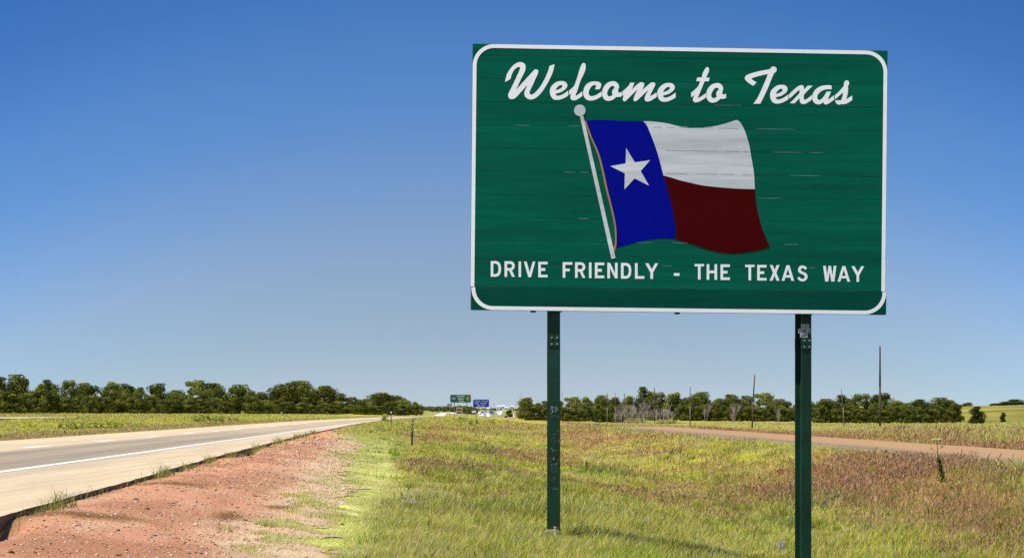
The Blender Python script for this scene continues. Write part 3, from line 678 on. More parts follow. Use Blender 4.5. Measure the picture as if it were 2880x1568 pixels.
for word, gl_ in (('Welcome', [(gW, SA_, (0, 0)), (ge1, SA_, (0, 0)), (gl, SB_, (0, 0)), (gc, SB_, (0, 0)), (go, SB_, (0, 0)), (gm, SB_, (0, 0)), (ge1, SA_, (302.2, 5.3))]),
                  ('to', [(gt, SC_, (0, 0)), (go, SB_, (293, 5.1))]), ('Texas', [(gT, SC_, (0, 0)), (ge1, SA_, (619.3, 10.5)), (gx, SD_, (0, 0)), (ga, SD_, (0, 0)), (gs, SD_, (0, 0))])):
    mb = MB()
    for g_, s_, sh_ in gl_: glyph(mb, g_, *s_, sh=sh_)
    tag(mb.build('script_word', m_white, sign), 'flowing white script reading '+word)
# block capitals; each letter drawn 161 units tall
def K(*p): return [(a, b_, c) for a, b_ in p]
G = {
 'E': [K((0,0),(97,0),(97,27),(27,27),(27,66),(72,66),(72,94),(27,94),(27,134),(97,134),(97,161),(0,161))],
 'F': [K((0,0),(100,0),(100,27),(27,27),(27,68),(73,68),(73,95),(27,95),(27,161),(0,161))],
 'D': [[(0,0,c),(55,0),(85,12),(102,40),(107,80),(102,120),(85,149),(55,161),(0,161,c)], [(27,27,c),(52,27),(70,38),(79,60),(80,80),(79,101),(70,123),(52,134),(27,134,c)]],
 'R': [[(0,0,c),(60,0),(90,10),(104,35),(104,60),(92,82),(75,92,c),(107,161,c),(78,161,c),(48,97,c),(27,97,c),(27,161,c),(0,161,c)], [(27,27,c),(58,27),(73,33),(78,48),(73,64),(58,70),(27,70,c)]],
 'I': [K((0,0),(26,0),(26,161),(0,161))],
 'V': [K((0,0),(29,0),(60,112),(91,0),(119,0),(74,161),(46,161))],
 'N': [K((0,0),(27,0),(80,108),(80,0),(106,0),(106,161),(80,161),(27,55),(27,161),(0,161))],
 'L': [K((0,0),(27,0),(27,134),(97,134),(97,161),(0,161))],
 'Y': [K((0,0),(32,0),(67,62),(101,0),(133,0),(80,95),(80,161),(53,161),(53,95))],
 'T': [K((0,0),(98,0),(98,24),(62,24),(62,161),(35,161),(35,24),(0,24))],
 'H': [K((0,0),(27,0),(27,66),(81,66),(81,0),(108,0),(108,161),(81,161),(81,93),(27,93),(27,161),(0,161))],
 'X': [K((3,0),(33,0),(53,50),(73,0),(103,0),(70,80),(104,161),(72,161),(52,108),(30,161),(0,161),(36,80))],
 'A': [K((50,0),(80,0),(130,161),(101,161),(91,127),(38,127),(28,161),(0,161)), K((65,40),(84,102),(45,102))],
 'S': [[(100,34,c),(88,12),(55,0),(22,10),(8,42),(14,68),(40,86),(65,97),(78,115),(72,132),(55,138),(35,132),(24,117,c),(0,127,c),(12,148),(35,161),(55,164),(85,155),(105,125),(103,98),(85,77),(55,64),(38,52),(38,38),(52,27),(68,30),(76,45,c)]],
 'W': [K((0,0),(28,0),(42,100),(56,0),(82,0),(97,100),(110,0),(138,0),(117,161),(85,161),(69,62),(54,161),(22,161))],
 '-': [K((0,97),(58,97),(58,125),(0,125))],
 'O': [[(54,0),(86,12),(104,42),(108,80),(104,120),(86,149),(54,161),(22,149),(4,120),(0,80),(4,42),(22,12)], [(54,27),(70,36),(79,58),(81,80),(79,103),(70,125),(54,134),(38,125),(29,103),(27,80),(29,58),(38,36)]],
 'M': [K((0,0),(34,0),(64,92),(94,0),(128,0),(128,161),(101,161),(101,60),(75,140),(53,140),(27,60),(27,161),(0,161))],
 '2': [[(2,50,c),(8,20),(28,3),(54,0),(82,8),(98,30),(98,55),(84,82),(62,108),(40,134,c),(100,134,c),(100,161,c),(0,161,c),(0,138,c),(36,96),(62,66),(71,48),(66,32),(52,27),(36,31),(29,50,c)]],
 'J': [[(55,0,c),(82,0,c),(82,115),(74,146),(44,161),(14,150),(0,118,c),(24,112,c),(34,130),(46,133),(54,122),(55,105)]],
 '4': [K((60,0),(90,0),(90,102),(108,102),(108,127),(90,127),(90,161),(63,161),(63,127),(0,127),(0,104)), K((63,42),(63,102),(28,102))]}
Z4 = [('D',295),('R',438),('I',583),('V',638),('E',787),('F',1040),('R',1168),('I',1312),('E',1373),('N',1502),('D',1643),('L',1788),('Y',1895),('-',2190)]
Z5 = [('T',197),('H',322),('E',465),('T',720),('E',845),('X',973),('A',1098),('S',1260),('W',1527),('A',1677),('Y',1820)]
letters = [(ch, 1300+zx/3.68) for ch, zx in Z4]+[(ch, 1900+zx/3.68) for ch, zx in Z5]; pos_ = 0
for word in ('DRIVE', 'FRIENDLY', '-', 'THE', 'TEXAS', 'WAY'):
    mb = MB()
    for ch, X in letters[pos_:pos_+len(word)]: glyph(mb, G[ch], X, 733.8+(X-1380)*(748.8-733.8)/1050., 3.68)
    pos_ += len(word)
    tag(mb.build('capital_word' if word != '-' else 'hyphen', m_white, sign), 'white capitals reading '+word if word != '-' else None)
# flag emblem
fe = empty('flag_emblem', tuple(ORIG[sign.name])); fe.parent = sign; fe.location = (0, 0, 0)
ORIG[fe.name] = ORIG[sign.name]
S3 = (1550, 280, 3.047)
R_can = [(790,186,c),(820,220),(850,290),(885,380),(915,470),(940,560),(960,640),(985,730),(1010,820),(1030,900),(1050,990),(1062,1080),(1068,1140),(1068,1195,c)]
can = [(298,183,c),(360,176),(430,174),(520,178),(600,182),(700,184)]+R_can+[(980,1189),(900,1193),(820,1203),(720,1225),(640,1248),(560,1272,c),(564,1200),(558,1090),(533,960),(503,850),(483,760),(458,640),(438,560),(412,470),(370,370),(330,270)]
star = [(643,415),(718,538),(850,518),(767,612),(840,738),(715,675),(628,770),(632,632),(507,570),(638,548)]
wh = [(790,186,c),(860,187),(940,196),(1020,210),(1100,230),(1180,242),(1260,243),(1350,236),(1430,222),(1510,200),(1590,174,c),(1620,195),(1650,245),(1675,310),(1700,400),(1715,490),(1730,570),(1740,650),(1746,767,c),(1650,765),(1550,760),(1430,750),(1300,735),(1200,714),(1100,690),(1030,668),(962,650,c),(940,560),(915,470),(885,380),(850,290),(820,220)]
rd = [(962,650,c),(1030,668),(1100,690),(1200,714),(1300,735),(1430,750),(1550,760),(1650,765),(1746,767,c),(1752,850),(1768,950),(1790,1040),(1820,1130),(1850,1205),(1874,1262,c),(1800,1285),(1700,1305),(1600,1317),(1520,1317),(1430,1306),(1330,1280),(1230,1245),(1150,1222),(1068,1195,c),(1068,1140),(1062,1080),(1050,990),(1030,900),(1010,820),(985,730)]
fr_ = [(283,183),(350,360),(398,480),(430,600),(455,760),(505,940),(535,1080),(548,1200),(535,1280)]
fr_ = [(283,183,c),(330,310),(395,462),(432,600),(466,760),(515,950),(541,1080),(548,1180),(545,1240),(531,1268,c),(541,1310,c),(556,1262),(561,1200),(555,1080),(530,950),(482,760),(456,635),(411,462),(350,325),(300,185,c)]
def emb(name, loop, mat, off, parent=fe):
    m_ = MB(); glyph(m_, [loop], *S3, off=off); return m_.build(name, mat, parent)
emb('flag_canton', can, m_blue, FRONT+.0006); emb('white_stripe', wh, m_wflag, FRONT+.0012); emb('red_stripe', rd, m_red, FRONT+.0018)
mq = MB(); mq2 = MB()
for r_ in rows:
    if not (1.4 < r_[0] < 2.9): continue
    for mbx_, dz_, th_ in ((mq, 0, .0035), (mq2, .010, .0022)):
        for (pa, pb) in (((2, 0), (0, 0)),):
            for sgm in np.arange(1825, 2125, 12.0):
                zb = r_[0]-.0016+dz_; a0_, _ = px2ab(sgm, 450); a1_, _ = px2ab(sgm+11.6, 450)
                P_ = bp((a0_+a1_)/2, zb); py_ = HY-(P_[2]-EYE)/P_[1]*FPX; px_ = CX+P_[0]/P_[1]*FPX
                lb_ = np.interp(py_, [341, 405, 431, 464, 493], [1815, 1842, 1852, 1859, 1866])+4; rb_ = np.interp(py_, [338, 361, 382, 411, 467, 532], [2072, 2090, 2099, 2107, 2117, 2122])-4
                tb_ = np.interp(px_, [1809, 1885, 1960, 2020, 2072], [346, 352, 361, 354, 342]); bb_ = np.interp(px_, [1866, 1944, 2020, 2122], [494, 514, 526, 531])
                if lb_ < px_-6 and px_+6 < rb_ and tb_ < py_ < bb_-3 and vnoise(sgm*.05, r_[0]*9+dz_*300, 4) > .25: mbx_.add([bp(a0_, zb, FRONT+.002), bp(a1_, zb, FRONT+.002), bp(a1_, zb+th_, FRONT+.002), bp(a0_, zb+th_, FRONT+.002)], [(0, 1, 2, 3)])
mq.build('joint_shadow', mat_plain('joint_shade', (.16, .14, .11), .8), sign); mq2.build('joint_highlight', m_white, sign)  # dark strips imitate shade in the joints, white ones a highlight
emb('star', K(*star), m_wflag, FRONT+.003); emb('gold_fringe', fr_, m_gold, FRONT+.003)
emb('flagpole', K((246,140),(276,140),(552,1357),(517,1364)), m_wflag, FRONT+.0045)
emb('finial', [(246+49*math.cos(t*math.pi/8), 93+49*math.sin(t*math.pi/8)) for t in range(16)], m_wflag, FRONT+.0055)
# white border: a ring with round corners, cut where the lower plank begins
def ring(a0, b0, a1, b1, r, w, nn=14):
    def rr(i, r_):
        P = []
        for (cx2, cy2, t0) in ((a1-r, b1-r, 0), (a0+r, b1-r, 90), (a0+r, b0+r, 180), (a1-r, b0+r, 270)):
            for t in np.linspace(t0, t0+90, nn): P.append((cx2+r_*math.cos(math.radians(t)), cy2+r_*math.sin(math.radians(t))))
        return P
    return rr(0, r), rr(0, r-w)
def ring_part(name, off, a_sh, top):
    O, I = ring(.003+a_sh, .003, W_B-.003+a_sh, H_B-.003, .285, .050); n_ = len(O); mbx = MB(); cut = PL+.001
    for i in range(n_):
        j = (i+1) % n_; quad = [O[i], O[j], I[j], I[i]]
        poly = []
        for q in range(4):
            p, s_ = quad[q], quad[(q+1) % 4]; ip = (p[1] > cut) == top; is_ = (s_[1] > cut) == top
            if ip: poly.append(p)
            if ip != is_:
                t = (cut-p[1])/(s_[1]-p[1]); poly.append((p[0]+(s_[0]-p[0])*t, cut+(.003 if top else -.006)))
        if len(poly) >= 3: mbx.add([bp(x_, y_, off) for x_, y_ in poly], [tuple(range(len(poly)))])
    return mbx.build(name, m_white, sign)
ring_part('white_border', FRONT+.001, 0, True); ring_part('white_border', .012+FRONT, .012, False)
# posts: steel H sections spliced below the panel
m_post, N, L, B = mat_new('green_painted_steel')
tcn = N.new('ShaderNodeTexCoord'); nz = N.new('ShaderNodeTexNoise'); nz.inputs['Scale'].default_value = 1.5; nz.inputs['Detail'].default_value = 10; nz.inputs['Roughness'].default_value = .72
L.new(tcn.outputs['Object'], nz.inputs['Vector']); rp = N.new('ShaderNodeValToRGB'); L.new(nz.outputs['Fac'], rp.inputs[0])
rp.color_ramp.elements[0].position = .35; rp.color_ramp.elements[0].color = (.014, .030, .013, 1)
rp.color_ramp.elements[1].position = .62; rp.color_ramp.elements[1].color = (.013, .066, .038, 1)
e_ = rp.color_ramp.elements.new(.70); e_.color = (.030, .070, .045, 1)
e_ = rp.color_ramp.elements.new(.76); e_.color = (.16, .22, .20, 1)
L.new(rp.outputs[0], B.inputs['Base Color']); B.inputs['Roughness'].default_value = .5; B.inputs['Specular IOR Level'].default_value = .2
m_dark = mat_plain('dark_steel', (.012, .030, .018), .6)  # even dark green tone, for clamps and truck grille
m_galv = mat_plain('galvanised_bolts', (.55, .55, .52), .4, .7)
m_conc = mat_plain('crumbled_concrete', (.45, .43, .38), .9, var=.25, scale=20)
def hsec(mbx, c_, z0_, z1_, wf, dp, rot, tf=.014, tw=.012):
    ca, sa = math.cos(rot), math.sin(rot)
    for (lx, ly, w_, d_) in ((0, -dp/2, wf, tf), (0, dp/2, wf, tf), (0, 0, tw, dp-tf-.001)):
        mbx.box((c_[0]+lx*ca-ly*sa, c_[1]+lx*sa+ly*ca, (z0_+z1_)/2), (w_, d_, z1_-z0_), rot)
def make_post(px0, px1, py_spl, rot, zg, stick=False):
    cxp = (px0+px1)/2; y = float(bp(px2ab(cxp, 900)[0], 0)[1])+.085; wf = (px1-px0)/FPX*y; dp = .21
    cpt = src2w(cxp, 900, y); z_top = H_B+1.9; zs = float(src2w(cxp, py_spl, y)[2])
    ctr = (float(cpt[0])-math.sin(-rot)*dp/2*0, y+dp/2, 0)
    p_ = MB(); hsec(p_, ctr, zg-.3, zs-.006, wf, dp, rot); hsec(p_, ctr, zs+.006, 5.0, wf*.985, dp, rot)
    po = p_.build('post', m_post, sign)
    ca, sa = math.cos(rot), math.sin(rot)
    def loc(lx, ly, z): return (ctr[0]+lx*ca-ly*sa, ctr[1]+lx*sa+ly*ca, z)
    q = MB(); q.box(loc(0, -dp/2-.012, zs), (wf*.98, .008, .16), rot); q.build('splice_plate', m_post, po)
    q = MB(); q.box(loc(0, dp/2+.012, zs), (wf*.98, .008, .16), rot); q.build('splice_plate', m_post, po)
    for lx in (-.036, .036):
        for lz in (-.042, .042):
            q = MB(); a_ = Vector(loc(lx, -dp/2-.0165, zs+lz)); b2 = Vector(loc(lx, -dp/2-.030, zs+lz))
            q.tube(a_, b2, .0135, .012, 6); q.build('bolt', m_galv, po)
    return po, ctr, y, wf, dp, loc, zs
zL = 0.0; uL, vL = xy2uv(.55, 26.5)
pl_, cL, yL, wL, dpL, locL, zsL = make_post(1541, 1574, 958, math.radians(4), float(ground(*xy2uv(.55, 26.5))))
pr_, cR, yR, wR, dpR, locR, zsR = make_post(2247, 2277, 966, math.radians(15), float(ground(*xy2uv(3.9, 26.5))))
pl_['label'] = 'left green steel post with a scuffed face'; pr_['label'] = 'right green steel post with lettered stickers'
# two little clamps that peep out below the panel
for px in (1500, 1905):
    a_, _ = px2ab(px, 870); q = MB(); p_ = bp(a_, -.012, -.02); q.box((p_[0], p_[1], p_[2]), (.07, .03, .022)); q.build('clamp', m_dark, sign)
for px in (1575, 2279):
    a_, _ = px2ab(px, 872); q = MB(); p_ = bp(a_, -.008, -.02); q.box((p_[0], p_[1], p_[2]), (.05, .04, .014)); q.build('clamp', m_dark, sign)
# stickers on the right post
fy = -dpR/2-.0105
def rp_(px, py, dy=0.0):
    """a point of the right post's front face seen from the camera, as local across and height"""
    o_ = np.array(locR(0, fy-dy, 0)); nrm_ = np.array([math.sin(math.radians(-16))*1.0, -math.cos(math.radians(-16)), 0]); nrm_ = np.array([-math.sin(math.radians(16))*-1*-1, -math.cos(math.radians(16)), 0])
    ax = np.array([math.cos(math.radians(15)), math.sin(math.radians(15)), 0]); nrm_ = np.array([ax[1], -ax[0], 0])
    d = np.array([(px-CX)/FPX, 1, -(py-HY)/FPX]); t = ((o_-CAMP).dot(nrm_))/d.dot(nrm_); q = CAMP+d*t
    return q
m_stick = mat_plain('pale_sticker', (.52, .54, .53), .5, var=.1, scale=30); m_ink = mat_plain('black_ink', (.012, .016, .012), .6)
def s8(x_, y_): return (2180+x_/9.34, 860+y_/9.34)
for word, (x0, y0, x1, y1), boxs in (('AOD', (683, 478, 890, 592), ((690, 575), (755, 825), (828, 875))), ('ROME2', (607, 590, 922, 710), None), ('J4F', (655, 712, 855, 825), None)):
    q = MB(); cs = [s8(x0, y0), s8(x0, y1), s8(x1, y1), s8(x1, y0)]
    q.add([rp_(*p_, dy=.001) for p_ in cs], [(0, 1, 2, 3)]); st_ = q.build('sticker', m_stick, pr_); st_['label'] = 'pale sticker reading '+word
    n_ = len(word); pad = 10; cw = (x1-x0-2*pad)/n_
    for i, ch in enumerate(word):
        gw = max(p_[0] for l in G[ch] for p_ in l); hh = (y1-y0-24)
        L2 = [[s8(x0+pad+i*cw+cw*.08+p_[0]/gw*cw*.84, y0+12+p_[1]/161*hh) for p_ in smooth_outline(l, 3)] for l in G[ch]]
        q = MB(); fill(q, L2, lambda p_: rp_(p_[0], p_[1], dy=.002)); q.build('sticker_letter', m_ink, pr_)
# scuffed paint and old graffiti on the left post face: thin flakes
m_scuff = mat_plain('bare_scuffed_metal', (.34, .38, .40), .5, .3, var=.3, scale=30)
q = MB(); fyL = -dpL/2-.0085; rs = random.Random(5)
zz = lambda py: EYE-(py-HY)/FPX*yL
for (py, n_) in ((1149, 16), (1165, 6), (1215, 7), (1235, 6), (1262, 5), (1285, 5), (1300, 5), (1345, 5), (1375, 4)):
    for _ in range(n_):
        lx = rs.uniform(-.055, .06) if n_ < 10 else rs.uniform(-.05, .05); z_ = zz(py+rs.uniform(-7, 7)); w_ = rs.uniform(.002, .007); h_ = rs.uniform(.006, .045 if n_ > 10 else .02)
        q.add([locL(lx-w_, fyL, z_-h_/2), locL(lx+w_*.4, fyL, z_-h_/2), locL(lx+w_*1.3, fyL, z_+h_*.3), locL(lx, fyL, z_+h_/2)], [(0, 1, 2, 3)])
q.build('paint_scuffs', m_scuff, pl_)
m_ghost = mat_plain('ghost_lettering', (.03, .085, .06), .5, var=.1)
q = MB(); zc = zz(1316)
for r0_, r1_ in ((.050, .038), (.022, .013)):
    n_ = 28; V_ = []
    for i in range(n_):
        t = 2*math.pi*i/n_; V_ += [locL(r0_*math.cos(t), fyL, zc+r0_*1.15*math.sin(t)), locL(r1_*math.cos(t), fyL, zc+r1_*1.15*math.sin(t))]
    q.add(V_, [(2*i, 2*((i+1) % n_), 2*((i+1) % n_)+1, 2*i+1) for i in range(n_)])
q.build('ghost_ring', m_ghost, pl_)
# crumbled footing at the foot of the left post, and a short stake beside it
q = MB(); gz = float(ground(*xy2uv(.58, 26.3)))
for _ in range(30):
    r_ = rs.uniform(.008, .018); lx = rs.uniform(-.11, .11); ly = -dpL/2-rs.uniform(-.02, .07)
    q.ball(locL(lx, ly, gz+.05+rs.uniform(0, .05)), r_, 6, 4, (1.3, 1, .7))
q.build('footing_rubble', m_conc, sign)
z_foot = zz(1508)
stk = empty('stake', locL(.005, -dpL/2-.07, gz)); tag(stk, 'short grey metal stake standing against the foot of the left sign post', 'stake')
q = MB(); q.tube(locL(.005, -dpL/2-.07, gz-.1), locL(.005, -dpL/2-.07, zz(1481)), .017, .017, 8); q.build('shaft', mat_plain('weathered_grey', (.50, .52, .52), .7), stk)
q = MB(); q.tube(locL(.005, -dpL/2-.07, zz(1481)), locL(.005, -dpL/2-.07, zz(1478.5)), .024, .020, 8); q.build('cap', m_galv, stk)

# ------------------------------------------------------------------ trees
m_leaf = mat_tint('leaves', .8, trans=.22, spec=.05); m_bark = mat_plain('bark', (.11, .085, .06), .95, var=.3, scale=8)
m_deadw = mat_plain('bleached_dead_wood', (.40, .345, .31), .9, var=.2, scale=6)
def leafset(P, Nn, size, col, rng):
    n = len(P); a = rng.normal(size=(n, 3)); t = np.cross(Nn, a); t /= np.linalg.norm(t, axis=1)[:, None]+1e-9; b_ = np.cross(Nn, t)
    s = size[:, None]; k = (.6+.5*rng.random((n, 1)))
    V = np.stack([P-t*s, P-b_*s*k, P+t*s, P+b_*s*k], 1).reshape(-1, 3); F = np.arange(n*4).reshape(n, 4)
    return V, F, np.repeat(col, 4, 0)
def crown_mesh(name, seed, n=3600, nl=15, kind='round', base=.06, cols=((.045, .062, .016), (.15, .17, .042)), leaf=.030):
    """leaves over many overlapping boughs; unit width and height"""
    rng = np.random.default_rng(seed); L = []
    for i in range(nl):
        f = (i+.5)/nl; h = base+.12+(.80-base-.02)*f
        if kind == 'round': R = .40*math.sqrt(max(.04, 1-((h-.42)/.56)**2)); lr = .12+.09*rng.random()
        elif kind == 'cone': R = .36*(1-f)**.8+.02; lr = .09+.06*(1-f)
        else: R = .42*math.sqrt(max(.05, 1-((h-.40)/.62)**2))*rng.uniform(.5, 1.15); lr = .08+.10*rng.random()
        for q in range(2 if kind != 'cone' else 3):
            a = rng.random()*6.283; rr = R*math.sqrt(rng.random())*.95
            L.append((rr*math.cos(a), rr*math.sin(a), h+rng.normal()*.05, lr*(.8+.4*rng.random()), rng.random()))
    for q in range(7):
        a = q*.9+rng.random(); L.append((.30*math.cos(a), .30*math.sin(a), base+.10+.06*rng.random(), .12+.05*rng.random(), rng.random()*.6))
    L = np.array(L); k = rng.integers(0, len(L), n); d = rng.normal(size=(n, 3)); d[:, 2] = d[:, 2]*.9+.15; d /= np.linalg.norm(d, axis=1)[:, None]
    rad = L[k, 3]*np.where(rng.random(n) < .75, .82+.30*rng.random(n)**2, .2+.6*rng.random(n))
    P = L[k, :3]+d*rad[:, None]*np.array([1.1, 1.1, .95]); P[:, 2] = np.clip(P[:, 2], base*rng.random(n), 1.0)
    Nn = d+rng.normal(size=(n, 3))*.38; Nn /= np.linalg.norm(Nn, axis=1)[:, None]
    c0, c1 = np.array(cols[0]), np.array(cols[1]); t = np.clip(.02+.75*L[k, 4]**1.3+.24*(rng.random(n)-.35), 0, 1)[:, None]
    col = c0*(1-t)+c1*t; size = leaf*(.55+.9*rng.random(n))
    V, F, C = leafset(P, Nn, size, col, rng)
    me = mesh_np(name, V, F, C); me.materials.append(m_leaf); return me
def trunk_mesh(name, seed, th=.5, r=.035):
    rng = random.Random(seed); mb = MB(); lean = rng.uniform(-.05, .05); pts = [(0, 0, -.03), (lean*.3, 0, th*.4), (lean, .02, th)]
    mb.path(pts, [r, r*.75, r*.45], 7)
    for _ in range(5):
        a = rng.random()*6.28; z = rng.uniform(.18, .42); l = rng.uniform(.18, .34)
        mb.tube((lean*z, 0, z), (math.cos(a)*l, math.sin(a)*l, z+l*.9), r*.4, r*.12, 5)
    me = mesh_np(name, mb.V, mb.F); me.materials.append(m_bark); return me
DK = ((.028, .036, .008), (.27, .30, .05)); MD = ((.055, .072, .014), (.35, .37, .075)); LT = ((.34, .35, .07), (.62, .60, .16)); DB = ((.06, .07, .012), (.22, .23, .035))
CRO = {}
for i in range(5): CRO['r%d' % i] = crown_mesh('round_crown', 100+i, 7800, 18, 'round', cols=DK, leaf=.023)
CRO['j0'] = crown_mesh('juniper_crown', 450, 4200, 14, 'round', base=.0, cols=((.03, .04, .008), (.12, .13, .02)), leaf=.03)
for i in range(4): CRO['l%d' % i] = crown_mesh('loose_crown', 200+i, 6600, 17, 'loose', cols=MD, leaf=.022)
for i in range(3): CRO['s%d' % i] = crown_mesh('bush_crown', 300+i, 620, 9, 'round', base=.0, cols=LT, leaf=.055)
for i in range(2): CRO['c%d' % i] = crown_mesh('cone_crown', 400+i, 3200, 15, 'cone', base=.0, cols=DK, leaf=.028)
for i in range(2): CRO['b%d' % i] = crown_mesh('dark_bush_crown', 500+i, 2200, 9, 'round', base=.0, cols=DB, leaf=.045)
TRK = [trunk_mesh('trunk', 7+i) for i in range(4)]
NT = [0]
def tree(px, half, top, d, key, label, cat='tree', group=None, name='tree', rot=None, base_py=None, thick=None, part_name='crown'):
    NT[0] += 1; x = (px-CX)/FPX*d; u, v = xy2uv(x, d); zg = float(ground(u, v)); zt = EYE-(top-HY)/FPX*d
    h = max(.25, zt-zg); w = 2*half/FPX*d*(1.24 if cat == 'tree' else 1.15)
    r = empty(name, (x, d, zg-.03*h)); tag(r, label, cat, group)
    me = CRO[key]; c = bpy.data.objects.new(part_name, me); sc.collection.objects.link(c); c.parent = r
    dep = min(w, max(h*1.1, w*.6)) if thick is None else thick
    c.scale = (w, dep, h*1.05); a = (NT[0]*2.399) if rot is None else rot
    # turn the mesh a random amount by turning the thing; keep its width by using near-equal depth
    if abs(w-dep) < .15*w: c.rotation_euler = (0, 0, a)
    else: c.rotation_euler = (0, 0, math.pi*(NT[0] % 2))
    if cat == 'tree':
        t = bpy.data.objects.new('trunk', TRK[NT[0] % 4]); sc.collection.objects.link(t); t.parent = r; t.scale = (min(w, h), min(w, h), h); t.rotation_euler = (0, 0, a)
    return r
ORD = ['first', 'second', 'third', 'fourth', 'fifth', 'sixth', 'seventh', 'eighth', 'ninth', 'tenth', 'eleventh', 'twelfth', 'thirteenth', 'fourteenth', 'fifteenth', 'sixteenth', 'seventeenth', 'eighteenth', 'nineteenth', 'twentieth', 'twenty-first', 'twenty-second', 'twenty-third', 'twenty-fourth', 'twenty-fifth', 'twenty-sixth', 'twenty-seventh', 'twenty-eighth', 'twenty-ninth', 'thirtieth']
def ordw(i): return ORD[i] if i < 30 else 'thirty-'+ORD[i-30]
def dleft(px): return 290+px*.20
LEFT = [(-90, 45, 1060, 'r0', 'broad'), (-15, 42, 1062, 'r1', 'broad dark'), (58, 36, 1056, 'r2', 'tall dark'), (108, 26, 1078, 'l0', 'low pointed'), (140, 30, 1070, 'l1', 'loose'), (196, 26, 1070, 'l2', 'upright leafy'),
 (250, 40, 1078, 'r3', 'round dark'), (312, 36, 1074, 'l3', 'ragged'), (355, 28, 1080, 'r4', 'dark'), (392, 24, 1086, 'l0', 'narrow'), (440, 40, 1080, 'l1', 'broad ragged'), (497, 28, 1098, 'r0', 'low'),
 (555, 44, 1071, 'l2', 'tall ragged-topped'), (610, 42, 1079, 'r1', 'broad'), (668, 40, 1083, 'r2', 'rounded'), (703, 26, 1096, 'l3', 'small leafy'), (738, 24, 1103, 'r3', 'low'), (800, 48, 1080, 'r4', 'tall domed'), (838, 50, 1073, 'r0', 'highest domed'),
 (905, 46, 1086, 'r1', 'large domed'), (950, 34, 1104, 'l0', 'sloping'), (992, 28, 1117, 'l1', 'small loose'), (1025, 24, 1122, 'r2', 'low'), (1068, 40, 1105, 'r3', 'broad domed'), (1110, 34, 1112, 'r4', 'domed'), (1142, 24, 1126, 'l2', 'small'), (1172, 18, 1129, 'l3', 'smallest')]
for i, (px, hf, tp, k, adj) in enumerate(LEFT):
    tree(px, hf, tp, dleft(px)+12+(i*37 % 23), k, '%s dark green tree, %s from the left in the tree line beyond the highway' % (adj, ORD[i]), group='trees in the line beyond the highway', name='broadleaf_tree')
FR = [(-10, 32, 1096), (29, 32, 1100), (70, 27, 1106), (102, 34, 1096), (144, 28, 1102), (178, 30, 1116), (215, 29, 1114), (251, 26, 1112), (283, 32, 1112), (323, 31, 1112), (361, 24, 1115), (391, 29, 1118), (426, 24, 1111), (455, 27, 1122), (488, 30, 1120), (525, 30, 1121), (563, 29, 1117), (598, 30, 1119), (635, 23, 1127), (662, 23, 1115), (690, 25, 1131), (720, 23, 1125), (748, 24, 1124), (777, 25, 1122), (808, 27, 1127), (841, 27, 1130), (874, 27, 1134), (907, 21, 1132), (932, 26, 1136), (964, 23, 1138), (992, 21, 1135), (1017, 23, 1138), (1044, 19, 1129), (1066, 25, 1140), (1097, 24, 1127), (1125, 19, 1134)]
for i, (px, hf, tp) in enumerate(FR):
    tree(px, hf, tp, dleft(px)-(5+(i*29 % 17)), ('l0', 'b0', 'l2', 'b1', 'r4')[i % 5], 'lower leafy tree standing in front of the far tree line, %s from the left' % ordw(i), group='lower trees along the front of the left tree line', name='understorey_tree')
RIGHT = [(1480, 24, 1119, 470, 'r0', 'dark bushy'), (1512, 22, 1131, 478, 'l0', 'light'), (1540, 26, 1128, 485, 'r1', 'dark'), (1568, 22, 1126, 490, 'l1', 'leafy'), (1612, 34, 1117, 500, 'l2', 'pale leafy'), (1655, 26, 1116, 492, 'l3', 'loose'),
 (1690, 24, 1113, 486, 'r2', 'dark upright'), (1722, 24, 1118, 492, 'r3', 'dark'), (1762, 32, 1112, 505, 'l0', 'yellow-green'), (1815, 28, 1090, 510, 'l1', 'tallest leafy'), (1850, 32, 1104, 515, 'l2', 'broad leafy'), (1895, 34, 1104, 512, 'l3', 'feathery'),
 (1932, 22, 1118, 508, 'r4', 'small dark'), (1970, 34, 1104, 515, 'r0', 'rounded'), (2020, 26, 1118, 520, 'l0', 'low'), (2058, 28, 1110, 518, 'r1', 'dark rounded'), (2100, 28, 1114, 522, 'l1', 'loose'), (2150, 38, 1106, 520, 'l2', 'wide leafy'), (2200, 32, 1123, 518, 'r2', 'low rounded'), (2238, 24, 1136, 520, 'l3', 'small'),
 (2275, 36, 1120, 510, 'l0', 'leafy'), (2330, 36, 1122, 505, 'r3', 'dark leafy'), (2375, 34, 1112, 500, 'l1', 'leafy'), (2425, 36, 1108, 490, 'l2', 'tall leafy'), (2482, 32, 1106, 480, 'r4', 'dark topped'), (2520, 30, 1126, 470, 'l3', 'low rounded'), (2550, 24, 1134, 465, 'r0', 'dark'), (2592, 38, 1124, 455, 'r1', 'broad dark'), (2655, 38, 1119, 450, 'r2', 'domed dark'), (2688, 20, 1133, 448, 'r3', 'small dark')]
for i, (px, hf, tp, d, k, adj) in enumerate(RIGHT):
    tree(px, hf, tp, d, k, '%s tree, %s from the left in the grove behind the meadow' % (adj, ORD[i]), group='trees in the grove behind the meadow', name='broadleaf_tree')
